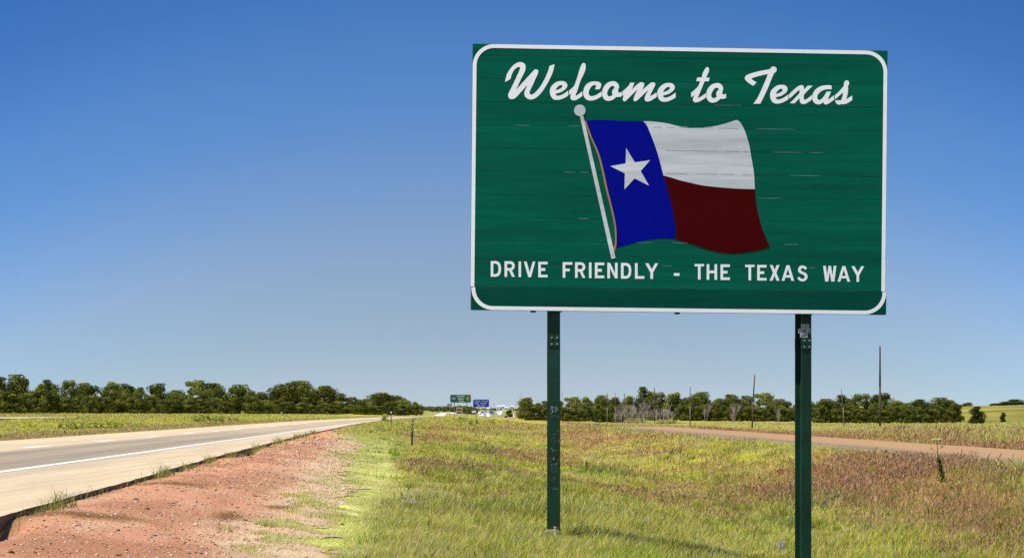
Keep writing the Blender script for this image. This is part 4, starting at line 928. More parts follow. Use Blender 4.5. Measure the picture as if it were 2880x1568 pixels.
FR2 = [(1500, 23, 1137, 460), (1534, 16, 1146, 460), (1558, 16, 1142, 460), (1582, 19, 1144, 460), (1610, 25, 1147, 460), (1647, 25, 1141, 460), (1685, 16, 1137, 460), (1709, 16, 1142, 460), (1733, 20, 1136, 460), (1912, 17, 1142, 480), (1937, 24, 1133, 480), (1973, 25, 1138, 480), (2010, 19, 1147, 480), (2039, 21, 1140, 480), (2069, 21, 1143, 480), (2101, 22, 1141, 480), (2134, 21, 1148, 480), (2164, 23, 1139, 480), (2198, 19, 1136, 480), (2225, 21, 1148, 480), (2256, 16, 1147, 480), (2279, 21, 1145, 480), (2311, 22, 1139, 425), (2343, 16, 1149, 425), (2367, 20, 1149, 425), (2397, 19, 1149, 425), (2425, 23, 1150, 425), (2459, 16, 1139, 425), (2483, 25, 1149, 425), (2521, 20, 1143, 425), (2550, 19, 1148, 425), (2578, 19, 1144, 425), (2606, 21, 1144, 425), (2638, 19, 1143, 425), (2667, 16, 1151, 425)]
for i, (px, hf, tp, d) in enumerate(FR2):
    tree(px, hf, tp, d, ('b0', 'l1', 'b1', 'r2')[i % 4], 'low spreading tree at the foot of the grove behind the meadow, %s from the left' % ordw(i), group='low trees at the foot of the grove', name='understorey_tree')
tree(2746, 24, 1144, 400, 'j0', 'round dark evergreen bush standing alone on the grassy hill', 'bush', name='juniper_bush')
tree(2821, 8, 1160, 430, 'j0', 'small narrow evergreen bush at the right on the grassy hill', 'bush', name='juniper_bush')
for i, (px, hf, tp, d, lb) in enumerate([(2703, 12, 1137, 640, 'small dark tree at the left end of the hilltop skyline'), (2722, 13, 1131, 640, 'dark round tree on the hilltop skyline right of the grove'), (2800, 18, 1133, 640, 'low tree at the left foot of the hilltop clump'), (2828, 20, 1128, 640, 'rounded tree in the middle of the hilltop clump'), (2856, 24, 1122, 640, 'tallest tree of the hilltop clump at the right edge'), (2900, 22, 1128, 640, 'tree at the right end of the hilltop clump')]):
    tree(px, hf, tp, d, 'r%d' % (i % 5), lb, group='trees on the hilltop skyline', name='hilltop_tree')
# far-off skyline woods, seen as one mass
rng = np.random.default_rng(77); W = []; WN = []; WS = []; WC = []
for i in range(150):
    px = 1165+i*3.1+rng.normal()*3; d = rng.uniform(900, 1250) if i % 3 else rng.uniform(1500, 2100)
    if px > 1335 and d < 1300: d = 2000+rng.random()*400
    x = (px-CX)/FPX*d; u, v = xy2uv(x, d); zg = float(ground(u, v)); zt = EYE-((1142.5 if px < 1335 else 1149)+rng.normal()*2.2+(5 if i % 4 == 0 else 0)-HY)/FPX*d
    h = max(1.5, zt-zg); n = 160; dd = rng.normal(size=(n, 3)); dd /= np.linalg.norm(dd, axis=1)[:, None]
    P = np.array([x, d, zg+h*.5])+dd*np.array([h*.65, h*.6, h*.52])*(.8+.25*rng.random((n, 1))); W.append(P); WN.append(dd+rng.normal(size=(n, 3))*.5); WS.append(np.full(n, h*.11))
    t = rng.random((n, 1)); WC.append(np.array([.06, .08, .02])*(1-t)+np.array([.16, .18, .05])*t)
W = np.concatenate(W); WN = np.concatenate(WN); WN /= np.linalg.norm(WN, axis=1)[:, None]
V, F, C = leafset(W, WN, np.concatenate(WS), np.concatenate(WC), rng)
tag(part('far_woods', V, F, m_leaf, None, C), kind='stuff')

# bushes
BUSH = [(1085, 1187, 14, 1163, 's0', 'bright green bush beside the thin roadside delineator post'), (1299, 1186, 15, 1170, 's1', 'low green bush between the legs of the green distance sign'),
 (1323, 1195, 10, 1179, 's2', 'small bush just right of the green sign legs'), (1342, 1194, 7, 1176, 's0', 'narrow bush below the blue sign'), (1384, 1192, 10, 1177, 's1', 'rounded bush right of the blue sign legs'),
 (1431, 1163, 13, 1151, 'b0', 'dark bush behind the far pinkish pavement'), (172, 1207, 12, 1186, 's0', 'yellow-green bush, leftmost from the left in the row across the road'),
 (190, 1207, 11, 1189, 's1', 'yellow-green bush, second from the left in the row across the road'),
 (208, 1208, 12, 1186, 's2', 'yellow-green bush, third from the left in the row across the road'),
 (228, 1207, 12, 1184, 's0', 'yellow-green bush, fourth from the left in the row across the road'),
 (248, 1206, 12, 1187, 's1', 'yellow-green bush, fifth from the left in the row across the road'),
 (268, 1205, 12, 1185, 's2', 'yellow-green bush, sixth from the left in the row across the road'),
 (288, 1204, 11, 1187, 's0', 'yellow-green bush, seventh from the left in the row across the road'),
 (306, 1203, 11, 1184, 's1', 'yellow-green bush, eighth from the left in the row across the road'),
 (324, 1202, 10, 1187, 's2', 'yellow-green bush, ninth from the left in the row across the road'),
 (340, 1200, 9, 1188, 's0', 'yellow-green bush, tenth and last from the left in the row across the road'),
 (548, 1187, 12, 1165, 's1', 'green bush, leftmost from the left in the clump below the yellow diamond sign'),
 (566, 1187, 13, 1162, 's2', 'green bush, second from the left in the clump below the yellow diamond sign'),
 (585, 1187, 12, 1164, 's0', 'green bush, third from the left in the clump below the yellow diamond sign'),
 (604, 1187, 11, 1167, 's1', 'green bush, fourth from the left in the clump below the yellow diamond sign'),
 (622, 1187, 12, 1168, 's2', 'green bush, fifth from the left in the clump below the yellow diamond sign'),
 (642, 1186, 10, 1170, 's0', 'green bush, sixth from the left in the clump below the yellow diamond sign'),
 (664, 1185, 10, 1171, 's1', 'green bush, seventh from the left in the clump below the yellow diamond sign'),
 (1698, 1184, 30, 1163, 'b0', 'dark green bush at the left edge of the dead thicket'), (1720, 1178, 18, 1152, 'b1', 'upright dark bush before the dead thicket'), (1788, 1188, 32, 1175, 's1', 'low green bush under the bleached branches'),
 (1826, 1182, 22, 1168, 'b1', 'dark low bush between the snags of the dead thicket'), (1880, 1190, 40, 1180, 's2', 'long low bush at the right end of the dead thicket'), (2650, 1182, 8, 1176, 'b0', 'tiny bush on the hill slope right of the grove')]
for (px, pb, hf, tp, k, lb) in BUSH:
    p = hitpx(px, pb); d = float(p[1]); d = min(d, 640)
    tree(px, hf, tp, d, k, lb, 'bush', name='bush', part_name='foliage')

# dead thicket: bleached branching skeletons
def snag_mesh(name, seed):
    rs_ = random.Random(seed); mb = MB()
    def br(p, dv, l, r, k):
        q = p+dv*l; mb.tube(p, q, r, r*.75, 4, False)
        if k == 0: return
        for _ in range(rs_.choice((2, 2, 3))):
            nd = (dv+Vector((rs_.uniform(-.8, .8), rs_.uniform(-.8, .8), rs_.uniform(-.25, .35)))).normalized(); br(q, nd, l*rs_.uniform(.55, .95), r*.72, k-1)
    for _ in range(7):
        a = rs_.random()*6.28; dv = Vector((math.cos(a)*rs_.uniform(.1, .75), math.sin(a)*.4, 1)).normalized(); br(Vector((math.cos(a)*rs_.uniform(0, .22), math.sin(a)*.1, -.03)), dv, rs_.uniform(.16, .34), .012, 4)
    V = np.array(mb.V); V[:, 2] /= V[:, 2].max(); me = mesh_np(name, V, mb.F); me.materials.append(m_deadw); return me
SN = [snag_mesh('dead_branches', 40+i) for i in range(4)]
for i, (px, tp, w) in enumerate([(1735, 1140, 26), (1752, 1118, 34), (1770, 1128, 34), (1784, 1136, 36), (1798, 1124, 40), (1812, 1116, 34), (1828, 1130, 36), (1846, 1144, 34), (1862, 1138, 36), (1876, 1142, 30), (1886, 1128, 44), (2060, 1128, 26), (1985, 1120, 24), (2190, 1136, 24)]):
    d = 424+i*1.5 if px < 1900 else 468; x = (px-CX)/FPX*d; u, v = xy2uv(x, d); zg = float(ground(u, v)); h = EYE-(tp-HY)/FPX*d-zg
    o = bpy.data.objects.new('dead_tree', SN[i % 4]); sc.collection.objects.link(o); o.location = (x, d, zg); s_ = w/FPX*d*1.1; o.scale = (s_, s_*.8, h); o.rotation_euler = (0, 0, i*1.1)
    tag(o, 'bleached leafless tree of the dead thicket, %s from the left' % ORD[i] if i < 11 else ['pale dead tree among the grove left of the thin utility pole', 'dead trunk in the grove behind the meadow', 'grey dead tree at the foot of the low rounded grove tree'][i-11], 'dead tree', 'bleached dead trees' if i < 11 else None)
# utility poles and bare snag poles
m_pole = mat_plain('creosoted_wood', (.075, .055, .038), .9, var=.35, scale=6, stretch=(1, 1, .1)); m_pole_l = mat_plain('weathered_pole_wood', (.19, .145, .105), .9, var=.3, scale=6, stretch=(1, 1, .1))
m_ins = mat_plain('insulator', (.55, .58, .55), .3)
POLES = [(2475, 973, 1207, 300, .150, m_pole, 'tallest dark wooden pole at the right with a pin on top', 1), (2118, 1053, 1203, 300, .105, m_pole, 'dark wooden utility pole in the middle of the meadow edge', 0), (1941, 1086, 1196, 320, .085, m_pole_l, 'short utility pole at the left end of the meadow', 0),
 (2371, 1092, 1209, 290, .070, m_pole_l, 'thin slightly leaning pole between the right sign post and the tallest pole', 0), (1708, 1104, 1168, 440, .10, m_pole_l, 'bare pole left of the dead thicket', 0), (1730, 1103, 1160, 446, .09, m_pole_l, 'bare pole with a leafy tuft left of the dead thicket', 0),
 (1756, 1105, 1180, 430, .12, m_pole_l, 'snag pole at the left side of the bleached thicket', 0), (1806, 1103, 1176, 434, .10, m_pole, 'thin dark pole rising from the middle of the dead thicket', 0), (1841, 1091, 1188, 428, .12, m_pole, 'tall dark pole with a knob in the dead thicket', 1), (1862, 1100, 1190, 426, .11, m_pole, 'leaning dark pole at the right of the dead thicket', 0)]
for i, (px, tp, bs, d, r_, mt, lb, pin) in enumerate(POLES):
    x = (px-CX)/FPX*d; u, v = xy2uv(x, d); zg = float(ground(u, v)); zt = EYE-(tp-HY)/FPX*d; lean = {2118: .25, 1862: -.35, 2371: -.28}.get(px, 0)
    pr = empty('utility_pole', (x, d, zg)); tag(pr, lb, 'utility pole', 'old utility poles and snags')
    q = MB(); q.path([(x-lean*.6, d, zg-.3), (x, d, (zg+zt)/2), (x+lean, d, zt)], [r_*1.15, r_, r_*.8], 8); q.build('shaft', mt, pr, True)
    q = MB(); q.tube((x+lean-r_*1.8, d, zt-(2.0 if i == 0 else .35)), (x+lean+r_*1.8, d, zt-(2.0 if i == 0 else .35)), .035, .035, 5); q.build('pin', m_ins, pr)
    if pin: q = MB(); q.tube((x+lean, d, zt), (x+lean, d, zt+.35), .03, .05, 6); q.build('insulator', m_ins, pr)

# ------------------------------------------------------------------ small signs and posts
def text_loops(mbx, s, x0, y0, x1, y1, tf, off_name='glyphs'):
    """built-in lettering stretched into a box given in source pixels, mapped by tf"""
    cu = bpy.data.curves.new('t', 'FONT'); cu.body = s; cu.size = 1; cu.offset = .015; cu.resolution_u = 2
    o = bpy.data.objects.new('t', cu); sc.collection.objects.link(o); dg = bpy.context.evaluated_depsgraph_get(); dg.update()
    me = bpy.data.meshes.new_from_object(o.evaluated_get(dg)); bpy.data.objects.remove(o); bpy.data.curves.remove(cu)
    V = np.array([v.co[:2] for v in me.vertices]); F = [list(p.vertices) for p in me.polygons]; bpy.data.meshes.remove(me)
    mn, mx = V.min(0), V.max(0); V = (V-mn)/(mx-mn); mbx.add([tf(x0+p[0]*(x1-x0), y1-p[1]*(y1-y0)) for p in V], F)
def px_plane(d, lift=0.0):
    def tf(px, py):
        y = d-lift; return ((px-CX)/FPX*d, y, EYE-(py-HY)/FPX*d)
    return tf
def rrect(x0, y0, x1, y1, r, n=5):
    P = []
    for (cx2, cy2, t0) in ((x1-r, y0+r, -90), (x1-r, y1-r, 0), (x0+r, y1-r, 90), (x0+r, y0+r, 180)):
        for t in np.linspace(t0, t0+90, n): P.append((cx2+r*math.cos(math.radians(t)), cy2+r*math.sin(math.radians(t))))
    return P
def board(mbx, loop, d, th=.05, lift=0.0):
    tf = px_plane(d, lift); f = [tf(*p) for p in loop]; b = [(p[0], p[1]+th, p[2]) for p in f]; n = len(loop)
    mbx.add(f+b, [tuple(range(n-1, -1, -1)), tuple(range(n, 2*n))]+[(i, (i+1) % n, n+(i+1) % n, n+i) for i in range(n)])
m_sg = mat_plain('sign_green', (.003, .095, .055), .4, var=.05); m_sb = mat_plain('sign_blue', (.001, .008, .30), .4, var=.05); m_sw = mat_plain('sign_white', (.70, .70, .68), .5, var=.03); m_swb = mat_plain('sign_white_on_blue', (.36, .50, .85), .5, var=.03)
m_srd = mat_plain('shield_red', (.22, .06, .02), .5); m_sbl = mat_plain('shield_blue', (.02, .05, .40), .5); m_leg = mat_plain('sign_leg_steel', (.16, .14, .10), .7); m_gold2 = mat_plain('medal_gold', (.42, .30, .10), .5); m_pur = mat_plain('medal_dark', (.03, .01, .03), .5)
def legsq(d, pxs, top, pb, root):
    for px in pxs:
        x = (px-CX)/FPX*d; u, v = xy2uv(x, d+.15); zg = float(ground(u, v)); q = MB(); q.box((x, d+.15, (zg-.2+EYE-(top-HY)/FPX*d)/2), (.11, .11, EYE-(top-HY)/FPX*d-zg+.2)); q.build('leg', m_leg, root)
d = 336; tf = px_plane(d); bx = tf(1295, 1178)
sg = empty('route_sign', (bx[0], d, float(ground(*xy2uv(bx[0], d))))); tag(sg, 'distant green sign reading Purple Heart Trail with a route shield and a medal', 'road sign')
q = MB(); board(q, rrect(1265.4, 1108.2, 1324.8, 1131.4, 2.2), d); q.build('border', m_sw, sg)
q = MB(); board(q, rrect(1266.3, 1109.0, 1323.9, 1130.6, 2.6), d, .02, .03); pn_ = q.build('panel', m_sg, sg)
legsq(d, (1278, 1313), 1128, 1180, sg)
T5 = px_plane(d, .06); q = MB(); text_loops(q, 'Purple', 1285.5, 1110.8, 1306.5, 1116.6, T5); text_loops(q, 'Heart', 1288, 1117.6, 1304.2, 1122.4, T5); text_loops(q, 'Trail', 1290, 1124.4, 1303.2, 1129.2, T5); q.build('legend', m_sw, pn_)
shd = [(1270.6,1116.6),(1280.8,1116.6),(1281.4,1119.5),(1279.8,1123.2),(1275.9,1125.8),(1271.8,1123.2),(1270,1119.5)]
q = MB(); board(q, shd, d, .01, .06); s1 = q.build('route_shield', m_sbl, pn_)
q = MB(); board(q, [(1270.4,1116.5),(1270.4,1114.6),(1273,1113.9),(1275.9,1114.5),(1278.6,1113.9),(1281.2,1114.6),(1281.2,1116.5)], d, .01, .06); q.build('shield_top', m_srd, s1)
q = MB(); text_loops(q, '40', 1271.3, 1117.2, 1280.4, 1122.6, px_plane(d, .08)); q.build('route_number', m_swb, s1)
med = [(1316+5*math.sin(t*math.pi/8)*(1 if math.cos(t*math.pi/8) > -.3 else .75), 1119.5-5.4*math.cos(t*math.pi/8)*(1 if math.cos(t*math.pi/8) > 0 else 1.15)) for t in range(16)]
q = MB(); board(q, med, d, .01, .06); s2 = q.build('medal', m_gold2, pn_)
q = MB(); board(q, [(1316+(x_-1316)*.66, 1119.4+(y_-1119.4)*.66) for x_, y_ in med], d, .005, .075); q.build('medal_field', m_pur, s2)
q = MB(); board(q, [(1314.9, 1116.8), (1317.1, 1116.8), (1317.6, 1121.6), (1316, 1123.4), (1314.4, 1121.6)], d, .005, .085); q.build('medal_relief', m_gold2, s2)
d = 400; bx = px_plane(d)(1353, 1175)
sb = empty('information_sign', (bx[0], d, float(ground(*xy2uv(bx[0], d))))); tag(sb, 'distant blue sign about the state travel information centre on two thin legs', 'road sign')
q = MB(); board(q, rrect(1330.2, 1121.8, 1375.6, 1143.9, 1.8), d); q.build('border', m_swb, sb)
q = MB(); board(q, rrect(1331.0, 1122.6, 1374.8, 1143.1, 2.2), d, .02, .03); pn_ = q.build('panel', m_sb, sb)
legsq(d, (1338.5, 1366.5), 1141, 1177, sb)
T5 = px_plane(d, .06); q = MB()
for w_, a_, b_, c_, e2 in (('Texas', 1334, 1350.5, 1124.2, 1129.0), ('Travel', 1354, 1372, 1124.2, 1129.0), ('Info', 1335.4, 1346.8, 1130.2, 1135.2), ('Center', 1350.2, 1370, 1130.2, 1135.2), ('500', 1341, 1350.8, 1137.0, 1141.6), ('Feet', 1354, 1364, 1137.0, 1141.6)): text_loops(q, w_, a_, c_, b_, e2, T5)
q.build('legend', m_swb, pn_)
d = 430; bx = px_plane(d)(1265, 1170)
gs_ = empty('sign_back', (bx[0], d, float(ground(*xy2uv(bx[0], d))))); tag(gs_, 'grey back of a sign on one thin post left of the distant green sign', 'road sign')
q = MB(); board(q, [(1256.5, 1138), (1259.5, 1133.5), (1271.6, 1133.5), (1272, 1140.6), (1270, 1142), (1261, 1142)], d, .05); q.build('panel', mat_plain('grey_sign_back', (.20, .22, .23), .6), gs_)
legsq(d, (1265.5,), 1140, 1173, gs_)
# delineator and object markers by the road
def on_ground(px, pb, dd=None):
    p = hitpx(px, pb); return (float(p[0]), float(p[1]), float(p[2]))
b = on_ground(1100, 1197); k_ = b[1]/FPX
de = empty('delineator_post', b); tag(de, 'thin roadside delineator post with a pale blue reflector beside a bright bush', 'delineator')
q = MB(); q.box((b[0], b[1], b[2]+.52), (.07, .03, 1.15)); q.build('post', mat_plain('dark_post_steel', (.05, .055, .03), .7), de)
q = MB(); zt = EYE-(1159-HY)*k_; q.tube((b[0], b[1]-.02, zt), (b[0], b[1]-.05, zt), .075, .075, 14); q.build('reflector', mat_plain('pale_reflector', (.45, .55, .75), .3), de)
b = on_ground(1160, 1254); k_ = b[1]/FPX
om = empty('object_marker', b); tag(om, 'narrow dark post carrying three small hollow diamonds one above another', 'marker post')
m_ol = mat_plain('olive_marker', (.11, .085, .02), .5); m_dkp = mat_plain('dark_green_post', (.012, .03, .016), .6)
q = MB(); z1 = EYE-(1212-HY)*k_; q.box((b[0]-.01, b[1], (b[2]-.1+z1)/2), (.075, .03, z1-b[2]+.1)); q.build('post', m_dkp, om)
z2 = EYE-(1180-HY)*k_; q = MB(); q.box((b[0]+.012, b[1]+.012, (z1+z2)/2), (.026, .012, z2-z1)); q.build('post', m_dkp, om)
for py in (1181, 1193, 1205.3):
    zc = EYE-(py-HY)*k_; xc = b[0]+(1193-py)*.0006+.008; q = MB(); O = []; I = []
    for (a_, c_) in ((0, 1), (1, 0), (0, -1), (-1, 0)): O.append((xc+a_*.072, zc+c_*.072)); I.append((xc+a_*.030, zc+c_*.030))
    for yy in (b[1]-.012, b[1]+.004):
        n0 = len(q.V); q.V += [(p_[0], yy, p_[1]) for p_ in O+I]; q.F += [(n0+i, n0+(i+1) % 4, n0+4+(i+1) % 4, n0+4+i) for i in range(4)]
    q.F += [(i, (i+1) % 4, 8+(i+1) % 4, 8+i) for i in range(4)]+[(4+i, 4+(i+1) % 4, 12+(i+1) % 4, 12+i) for i in range(4)]
    dm = q.build('diamond', m_ol, om)
    q = MB(); q.box((xc, b[1]-.004, zc), (.046, .004, .046), 0); v_ = [(xc, b[1]-.006, zc-.029), (xc+.029, b[1]-.006, zc), (xc, b[1]-.006, zc+.029), (xc-.029, b[1]-.006, zc)]
    q = MB(); q.add(v_, [(0, 1, 2, 3)]); q.build('reflector', mat_plain('pale_centre', (.5, .45, .30), .4), dm)
# yellow diamond and small signs across the road
d = 385; tfy = px_plane(d); bx = tfy(682.5, 1165)
yd = empty('warning_sign', (bx[0], d, float(ground(*xy2uv(bx[0], d))))); tag(yd, 'small yellow diamond warning sign standing before the left tree line', 'road sign')
q = MB(); board(q, [(682.3, 1153.4), (687.6, 1159), (682.3, 1164.4), (677, 1159)], d, .03); pn_ = q.build('panel', mat_plain('sign_yellow', (.48, .42, .12), .5), yd)
q = MB(); board(q, [(681.4, 1156.2), (683.3, 1156.2), (683.3, 1161.5), (681.4, 1161.5)], d, .01, .02); q.build('symbol', m_pur, pn_)
legsq(d, (682.3,), 1160, 1168, yd)
d = 400; bx = px_plane(d)(792, 1165)
ws = empty('small_sign', (bx[0], d, float(ground(*xy2uv(bx[0], d))))); tag(ws, 'tiny pale pointed sign before the highest domed tree', 'road sign')
q = MB(); board(q, [(789, 1159.8), (792, 1156.4), (794.6, 1159.8), (793, 1161.4), (790, 1161.4)], d, .03); q.build('panel', mat_plain('pale_sign', (.5, .55, .62), .5), ws)
legsq(d, (792,), 1160, 1166, ws)

# ------------------------------------------------------------------ far traffic, buildings, masts
def vehicle(name, px, pb, w, h, length, d, body, label, kind='car'):
    x = (px-CX)/FPX*d; u, v = xy2uv(x, d); zg = float(ground(u, v))+.12; z_b = EYE-(pb-HY)/FPX*d; zg = max(zg, z_b-.3)
    r = empty(name, (x, d, zg)); tag(r, label, 'truck' if kind == 'truck' else 'car')
    q = MB(); k = h*.45
    if kind == 'truck':
        q.box((x, d, zg+h*.30), (w, length*.3, h*.36)); q.box((x, d+.2, zg+h*.66), (w*.96, length*.24, h*.36)); q.box((x, d+length*.62, zg+h*.60), (w*1.04, length*.9, h*.80)); q.build('body', body, r)
        q = MB(); q.box((x, d-length*.155, zg+h*.27), (w*.62, .06, h*.22)); q.build('grille', m_dark, r)
        q = MB(); q.box((x, d-length*.125+.2, zg+h*.70), (w*.80, .06, h*.17)); q.build('windscreen', m_glass, r)
        q = MB(); q.box((x, d-length*.165, zg+h*.10), (w*1.02, .2, h*.10)); q.build('bumper', m_sw, r)
    else:
        V = []; prof = [(-.5, .28), (-.5, .52), (-.28, .60), (-.14, .95), (.22, 1.0), (.42, .62), (.5, .58), (.5, .28)]
        for s_ in (-1, 1):
            for a_, b_ in prof: V.append((x+s_*w/2*(1 if b_ < .7 else .82), d+a_*length, zg+b_*h))
        n = len(prof); q.add(V, [tuple(range(n)), tuple(range(2*n-1, n-1, -1))]+[(i, n+i, n+(i+1) % n, (i+1) % n) for i in range(n)]); q.build('body', body, r)
        q = MB(); q.add([(x-w*.36, d-.262*length, zg+.66*h), (x+w*.36, d-.262*length, zg+.66*h), (x+w*.32, d-.165*length, zg+.9*h), (x-w*.32, d-.165*length, zg+.9*h)], [(0, 1, 2, 3)]); q.build('windscreen', m_glass, r)
    for sx_ in (-1, 1):
        for sy_ in (-.30, .32):
            q = MB(); q.tube((x+sx_*w*.36, d+sy_*length*(1 if kind != 'truck' else .3), zg+.34), (x+sx_*w*.50, d+sy_*length*(1 if kind != 'truck' else .3), zg+.34), .34, .34, 12); q.build('wheel', m_tyre, r)
    return r
m_glass = mat_plain('dark_glass', (.02, .025, .03), .1); m_tyre = mat_plain('tyre', (.015, .015, .015), .8)
m_cw = mat_plain('white_paintwork', (.75, .76, .78), .3); m_ct = mat_plain('tan_paintwork', (.42, .30, .14), .5, var=.2); m_cs = mat_plain('silver_paintwork', (.35, .42, .52), .3); m_cb = mat_plain('blue_paintwork', (.03, .10, .45), .4)
vehicle('truck', 1291.5, 1166, 2.1, 2.55, 7.0, 700, m_ct, 'tan truck facing the camera under the distant green sign', 'truck')
vehicle('car', 1333, 1160.5, 1.8, 1.5, 4.4, 900, m_cw, 'small white car left of the blue sign legs')
vehicle('car', 1357, 1163.5, 1.8, 1.5, 4.4, 820, m_cs, 'silver car on the pale pavement between the blue sign legs')
vehicle('car', 1382, 1163, 1.8, 1.5, 4.4, 840, m_cb, 'blue car at the right edge of the pale pavement')
vehicle('car', 1400, 1156, 1.9, 1.6, 4.4, 1200, m_cs, 'grey car on the bright road climbing behind the blue sign')
vehicle('van', 1463, 1148, 2.0, 1.9, 4.8, 900, m_cw, 'white van half hidden left of the first grove tree')
m_wall = mat_plain('pale_wall', (.72, .68, .60), .8); m_roof = mat_plain('pale_roof', (.62, .66, .72), .6); m_wall2 = mat_plain('tan_wall', (.50, .40, .33), .8)
for i, (px, tp, bs, w, d, wl_, lb) in enumerate([(1402, 1139, 1148, 8, 1500, m_wall, 'tall pale building at the head of the bright road'), (1414, 1138.5, 1142.5, 9, 1700, m_roof, 'long white building on the far skyline'), (1424, 1143, 1148, 7, 1500, m_wall, 'small cream building right of the bright road'),
    (1440, 1139.5, 1144, 6, 1700, m_wall2, 'tan building on the skyline near the grey tree'), (1373, 1145, 1150.5, 7, 1300, m_wall, 'white building just right of the blue sign'), (1336, 1147.5, 1151, 5, 1200, m_wall, 'small white building below the left end of the blue sign')]):
    k_ = d/FPX; x = (px-CX)*k_; ww = w*k_; z0_ = EYE-(bs+3-HY)*k_; z1_ = EYE-(tp-HY)*k_; dp = ww*.8; u, v = xy2uv(x, d); z0_ = min(z0_, float(ground(u, v))-.1)
    r = empty('house', (x, d, z0_)); tag(r, lb, 'building', 'far buildings on the skyline'); q = MB(); zr = z1_-(z1_-z0_)*.22; q.box((x, d, (z0_+zr)/2), (ww, dp, zr-z0_)); q.build('wall', wl_, r)
    q = MB(); e = .3; q.add([(x-ww/2-e, d-dp/2-e, zr), (x+ww/2+e, d-dp/2-e, zr), (x+ww/2+e, d+dp/2+e, zr), (x-ww/2-e, d+dp/2+e, zr), (x-ww/2-e, d, z1_), (x+ww/2+e, d, z1_)], [(0, 1, 5, 4), (2, 3, 4, 5), (0, 4, 3), (1, 2, 5), (3, 2, 1, 0)]); q.build('roof', m_roof, r)
    for j in range(3):
        q = MB(); q.box((x+(j-1)*ww*.28, d-dp/2-.02, z0_+(zr-z0_)*.62), (ww*.13, .05, (zr-z0_)*.22)); q.build('window', m_glass, r)
m_mast = mat_plain('grey_mast', (.22, .26, .30), .6)
for (px, tp, bs, d, r_, lb, lamp) in [(1465, 1103, 1140, 900, .10, 'thin lattice mast rising behind the first grove tree', 0), (1581, 1091, 1135, 900, .08, 'faint thin mast right of the left sign post', 0), (1389, 1130, 1145, 900, .07, 'far street lamp with a white twin head right of the blue sign', 1), (1503, 1121.5, 1150, 620, .06, 'street lamp with a bright head above the grove edge', 2)]:
    k_ = d/FPX; x = (px-CX)*k_; u, v = xy2uv(x, d); zg = float(ground(u, v)); zt = EYE-(tp-HY)*k_
    r = empty('street_lamp' if lamp else 'mast', (x, d, zg)); tag(r, lb, 'street lamp' if lamp else 'mast')
    q = MB(); xb = x+(14*k_ if lamp == 2 else 0)
    if lamp == 2: q.tube((xb, d, zg), (xb, d, zt-8*k_), r_, r_*.8, 6); q.tube((xb, d, zt-8*k_), (x, d, zt), r_*.8, r_*.5, 6)
    else: q.tube((x, d, zg), (x, d, zt), r_*1.3, r_*.6, 6)
    q.build('pole', m_mast, r)
    if not lamp:
        q = MB(); n_ = 9
        for j in range(n_):
            z_ = zg+(zt-zg)*(j+.5)/n_; q.box((x, d, z_), (r_*5, r_*2, .10))
        q.build('lattice', m_mast, r)
    elif lamp == 1:
        for sx_, dz in ((-4.2, -1.2), (1.8, 1.0)):
            q = MB(); q.ball((x+sx_*k_, d, zt+dz*k_), .32, 8, 6, (1.9, 1, .6)); q.build('lamp_head', m_cw, r)
        q = MB(); q.tube((x-4*k_, d, zt-1.2*k_), (x+1.6*k_, d, zt+.8*k_), .06, .06, 5); q.build('arm', m_mast, r)
    else:
        q = MB(); q.ball((x, d, zt), .18, 8, 6, (1.7, 1, .8)); q.build('lamp_head', m_cw, r)
k_ = 455/FPX; x = (1507.5-CX)*k_; u, v = xy2uv(x, 438); zg = float(ground(u, v)); x = (1507.5-CX)/FPX*438
r = empty('barrel', (x, 438, zg)); tag(r, 'small blue barrel at the foot of a dark grove bush', 'barrel')
q = MB(); q.tube((x, 438, EYE-(1169.5-HY)*438/FPX), (x, 438, EYE-(1163-HY)*438/FPX), .13, .13, 12); q.build('drum', m_cb, r); q = MB(); q.tube((x, 438, EYE-(1163-HY)*438/FPX), (x, 438, EYE-(1162.3-HY)*438/FPX), .14, .14, 12); q.build('lid', m_cs, r)

# ------------------------------------------------------------------ single plants in the foreground
m_pl = mat_tint('plant_parts', .7, trans=.25)
def plant(name, base, parts, label, cat='plant'):
    r = empty(name, tuple(base)); tag(r, label, cat)
    for nm, V, F, C in parts: part(nm, V, F, m_pl, r, C)
    return r
def cat3(L):
    V = []; F = []; C = []; n = 0
    for v_, f_, c_ in L:
        V.append(v_); F += [[i+n for i in f] for f in f_]; C.append(c_); n += len(v_)
    return np.concatenate(V), F, np.concatenate(C)
def tube3(p0, p1, r0, r1, col):
    q = MB(); q.tube(p0, p1, r0, r1, 5); return np.array(q.V), q.F, np.tile(col, (len(q.V), 1))
def leafs3(P, size, col, rng, up=.4):
    Nn = rng.normal(size=P.shape); Nn[:, 2] += up; Nn /= np.linalg.norm(Nn, axis=1)[:, None]
    V, F, C = leafset(P, Nn, size, vary(np.tile(col, (len(P), 1)), len(P)), rng); return V, [list(f) for f in F], C
rg = np.random.default_rng(5)
b = np.array(on_ground(2655, 1358)); k_ = b[1]/FPX; zt = EYE-(1236-HY)*k_; xt = (2635-CX)*k_; top = np.array([xt, b[1], zt]); midp = np.array([(2637-CX)*k_, b[1], EYE-(1275-HY)*k_])
stem = cat3([tube3(b, midp*.5+b*.5, .016, .012, (.07, .11, .04)), tube3(midp*.5+b*.5, midp, .012, .009, (.07, .11, .04)), tube3(midp, top, .009, .006, (.07, .11, .04))]+[tube3(midp+(top-midp)*t, midp+(top-midp)*t+np.array([s_*(.10+.03*q), .0, .10+.04*t]), .004, .003, (.10, .15, .05)) for q, (t, s_) in enumerate(((-.4, -1), (-.2, 1), (.1, -1), (.3, 1)))])
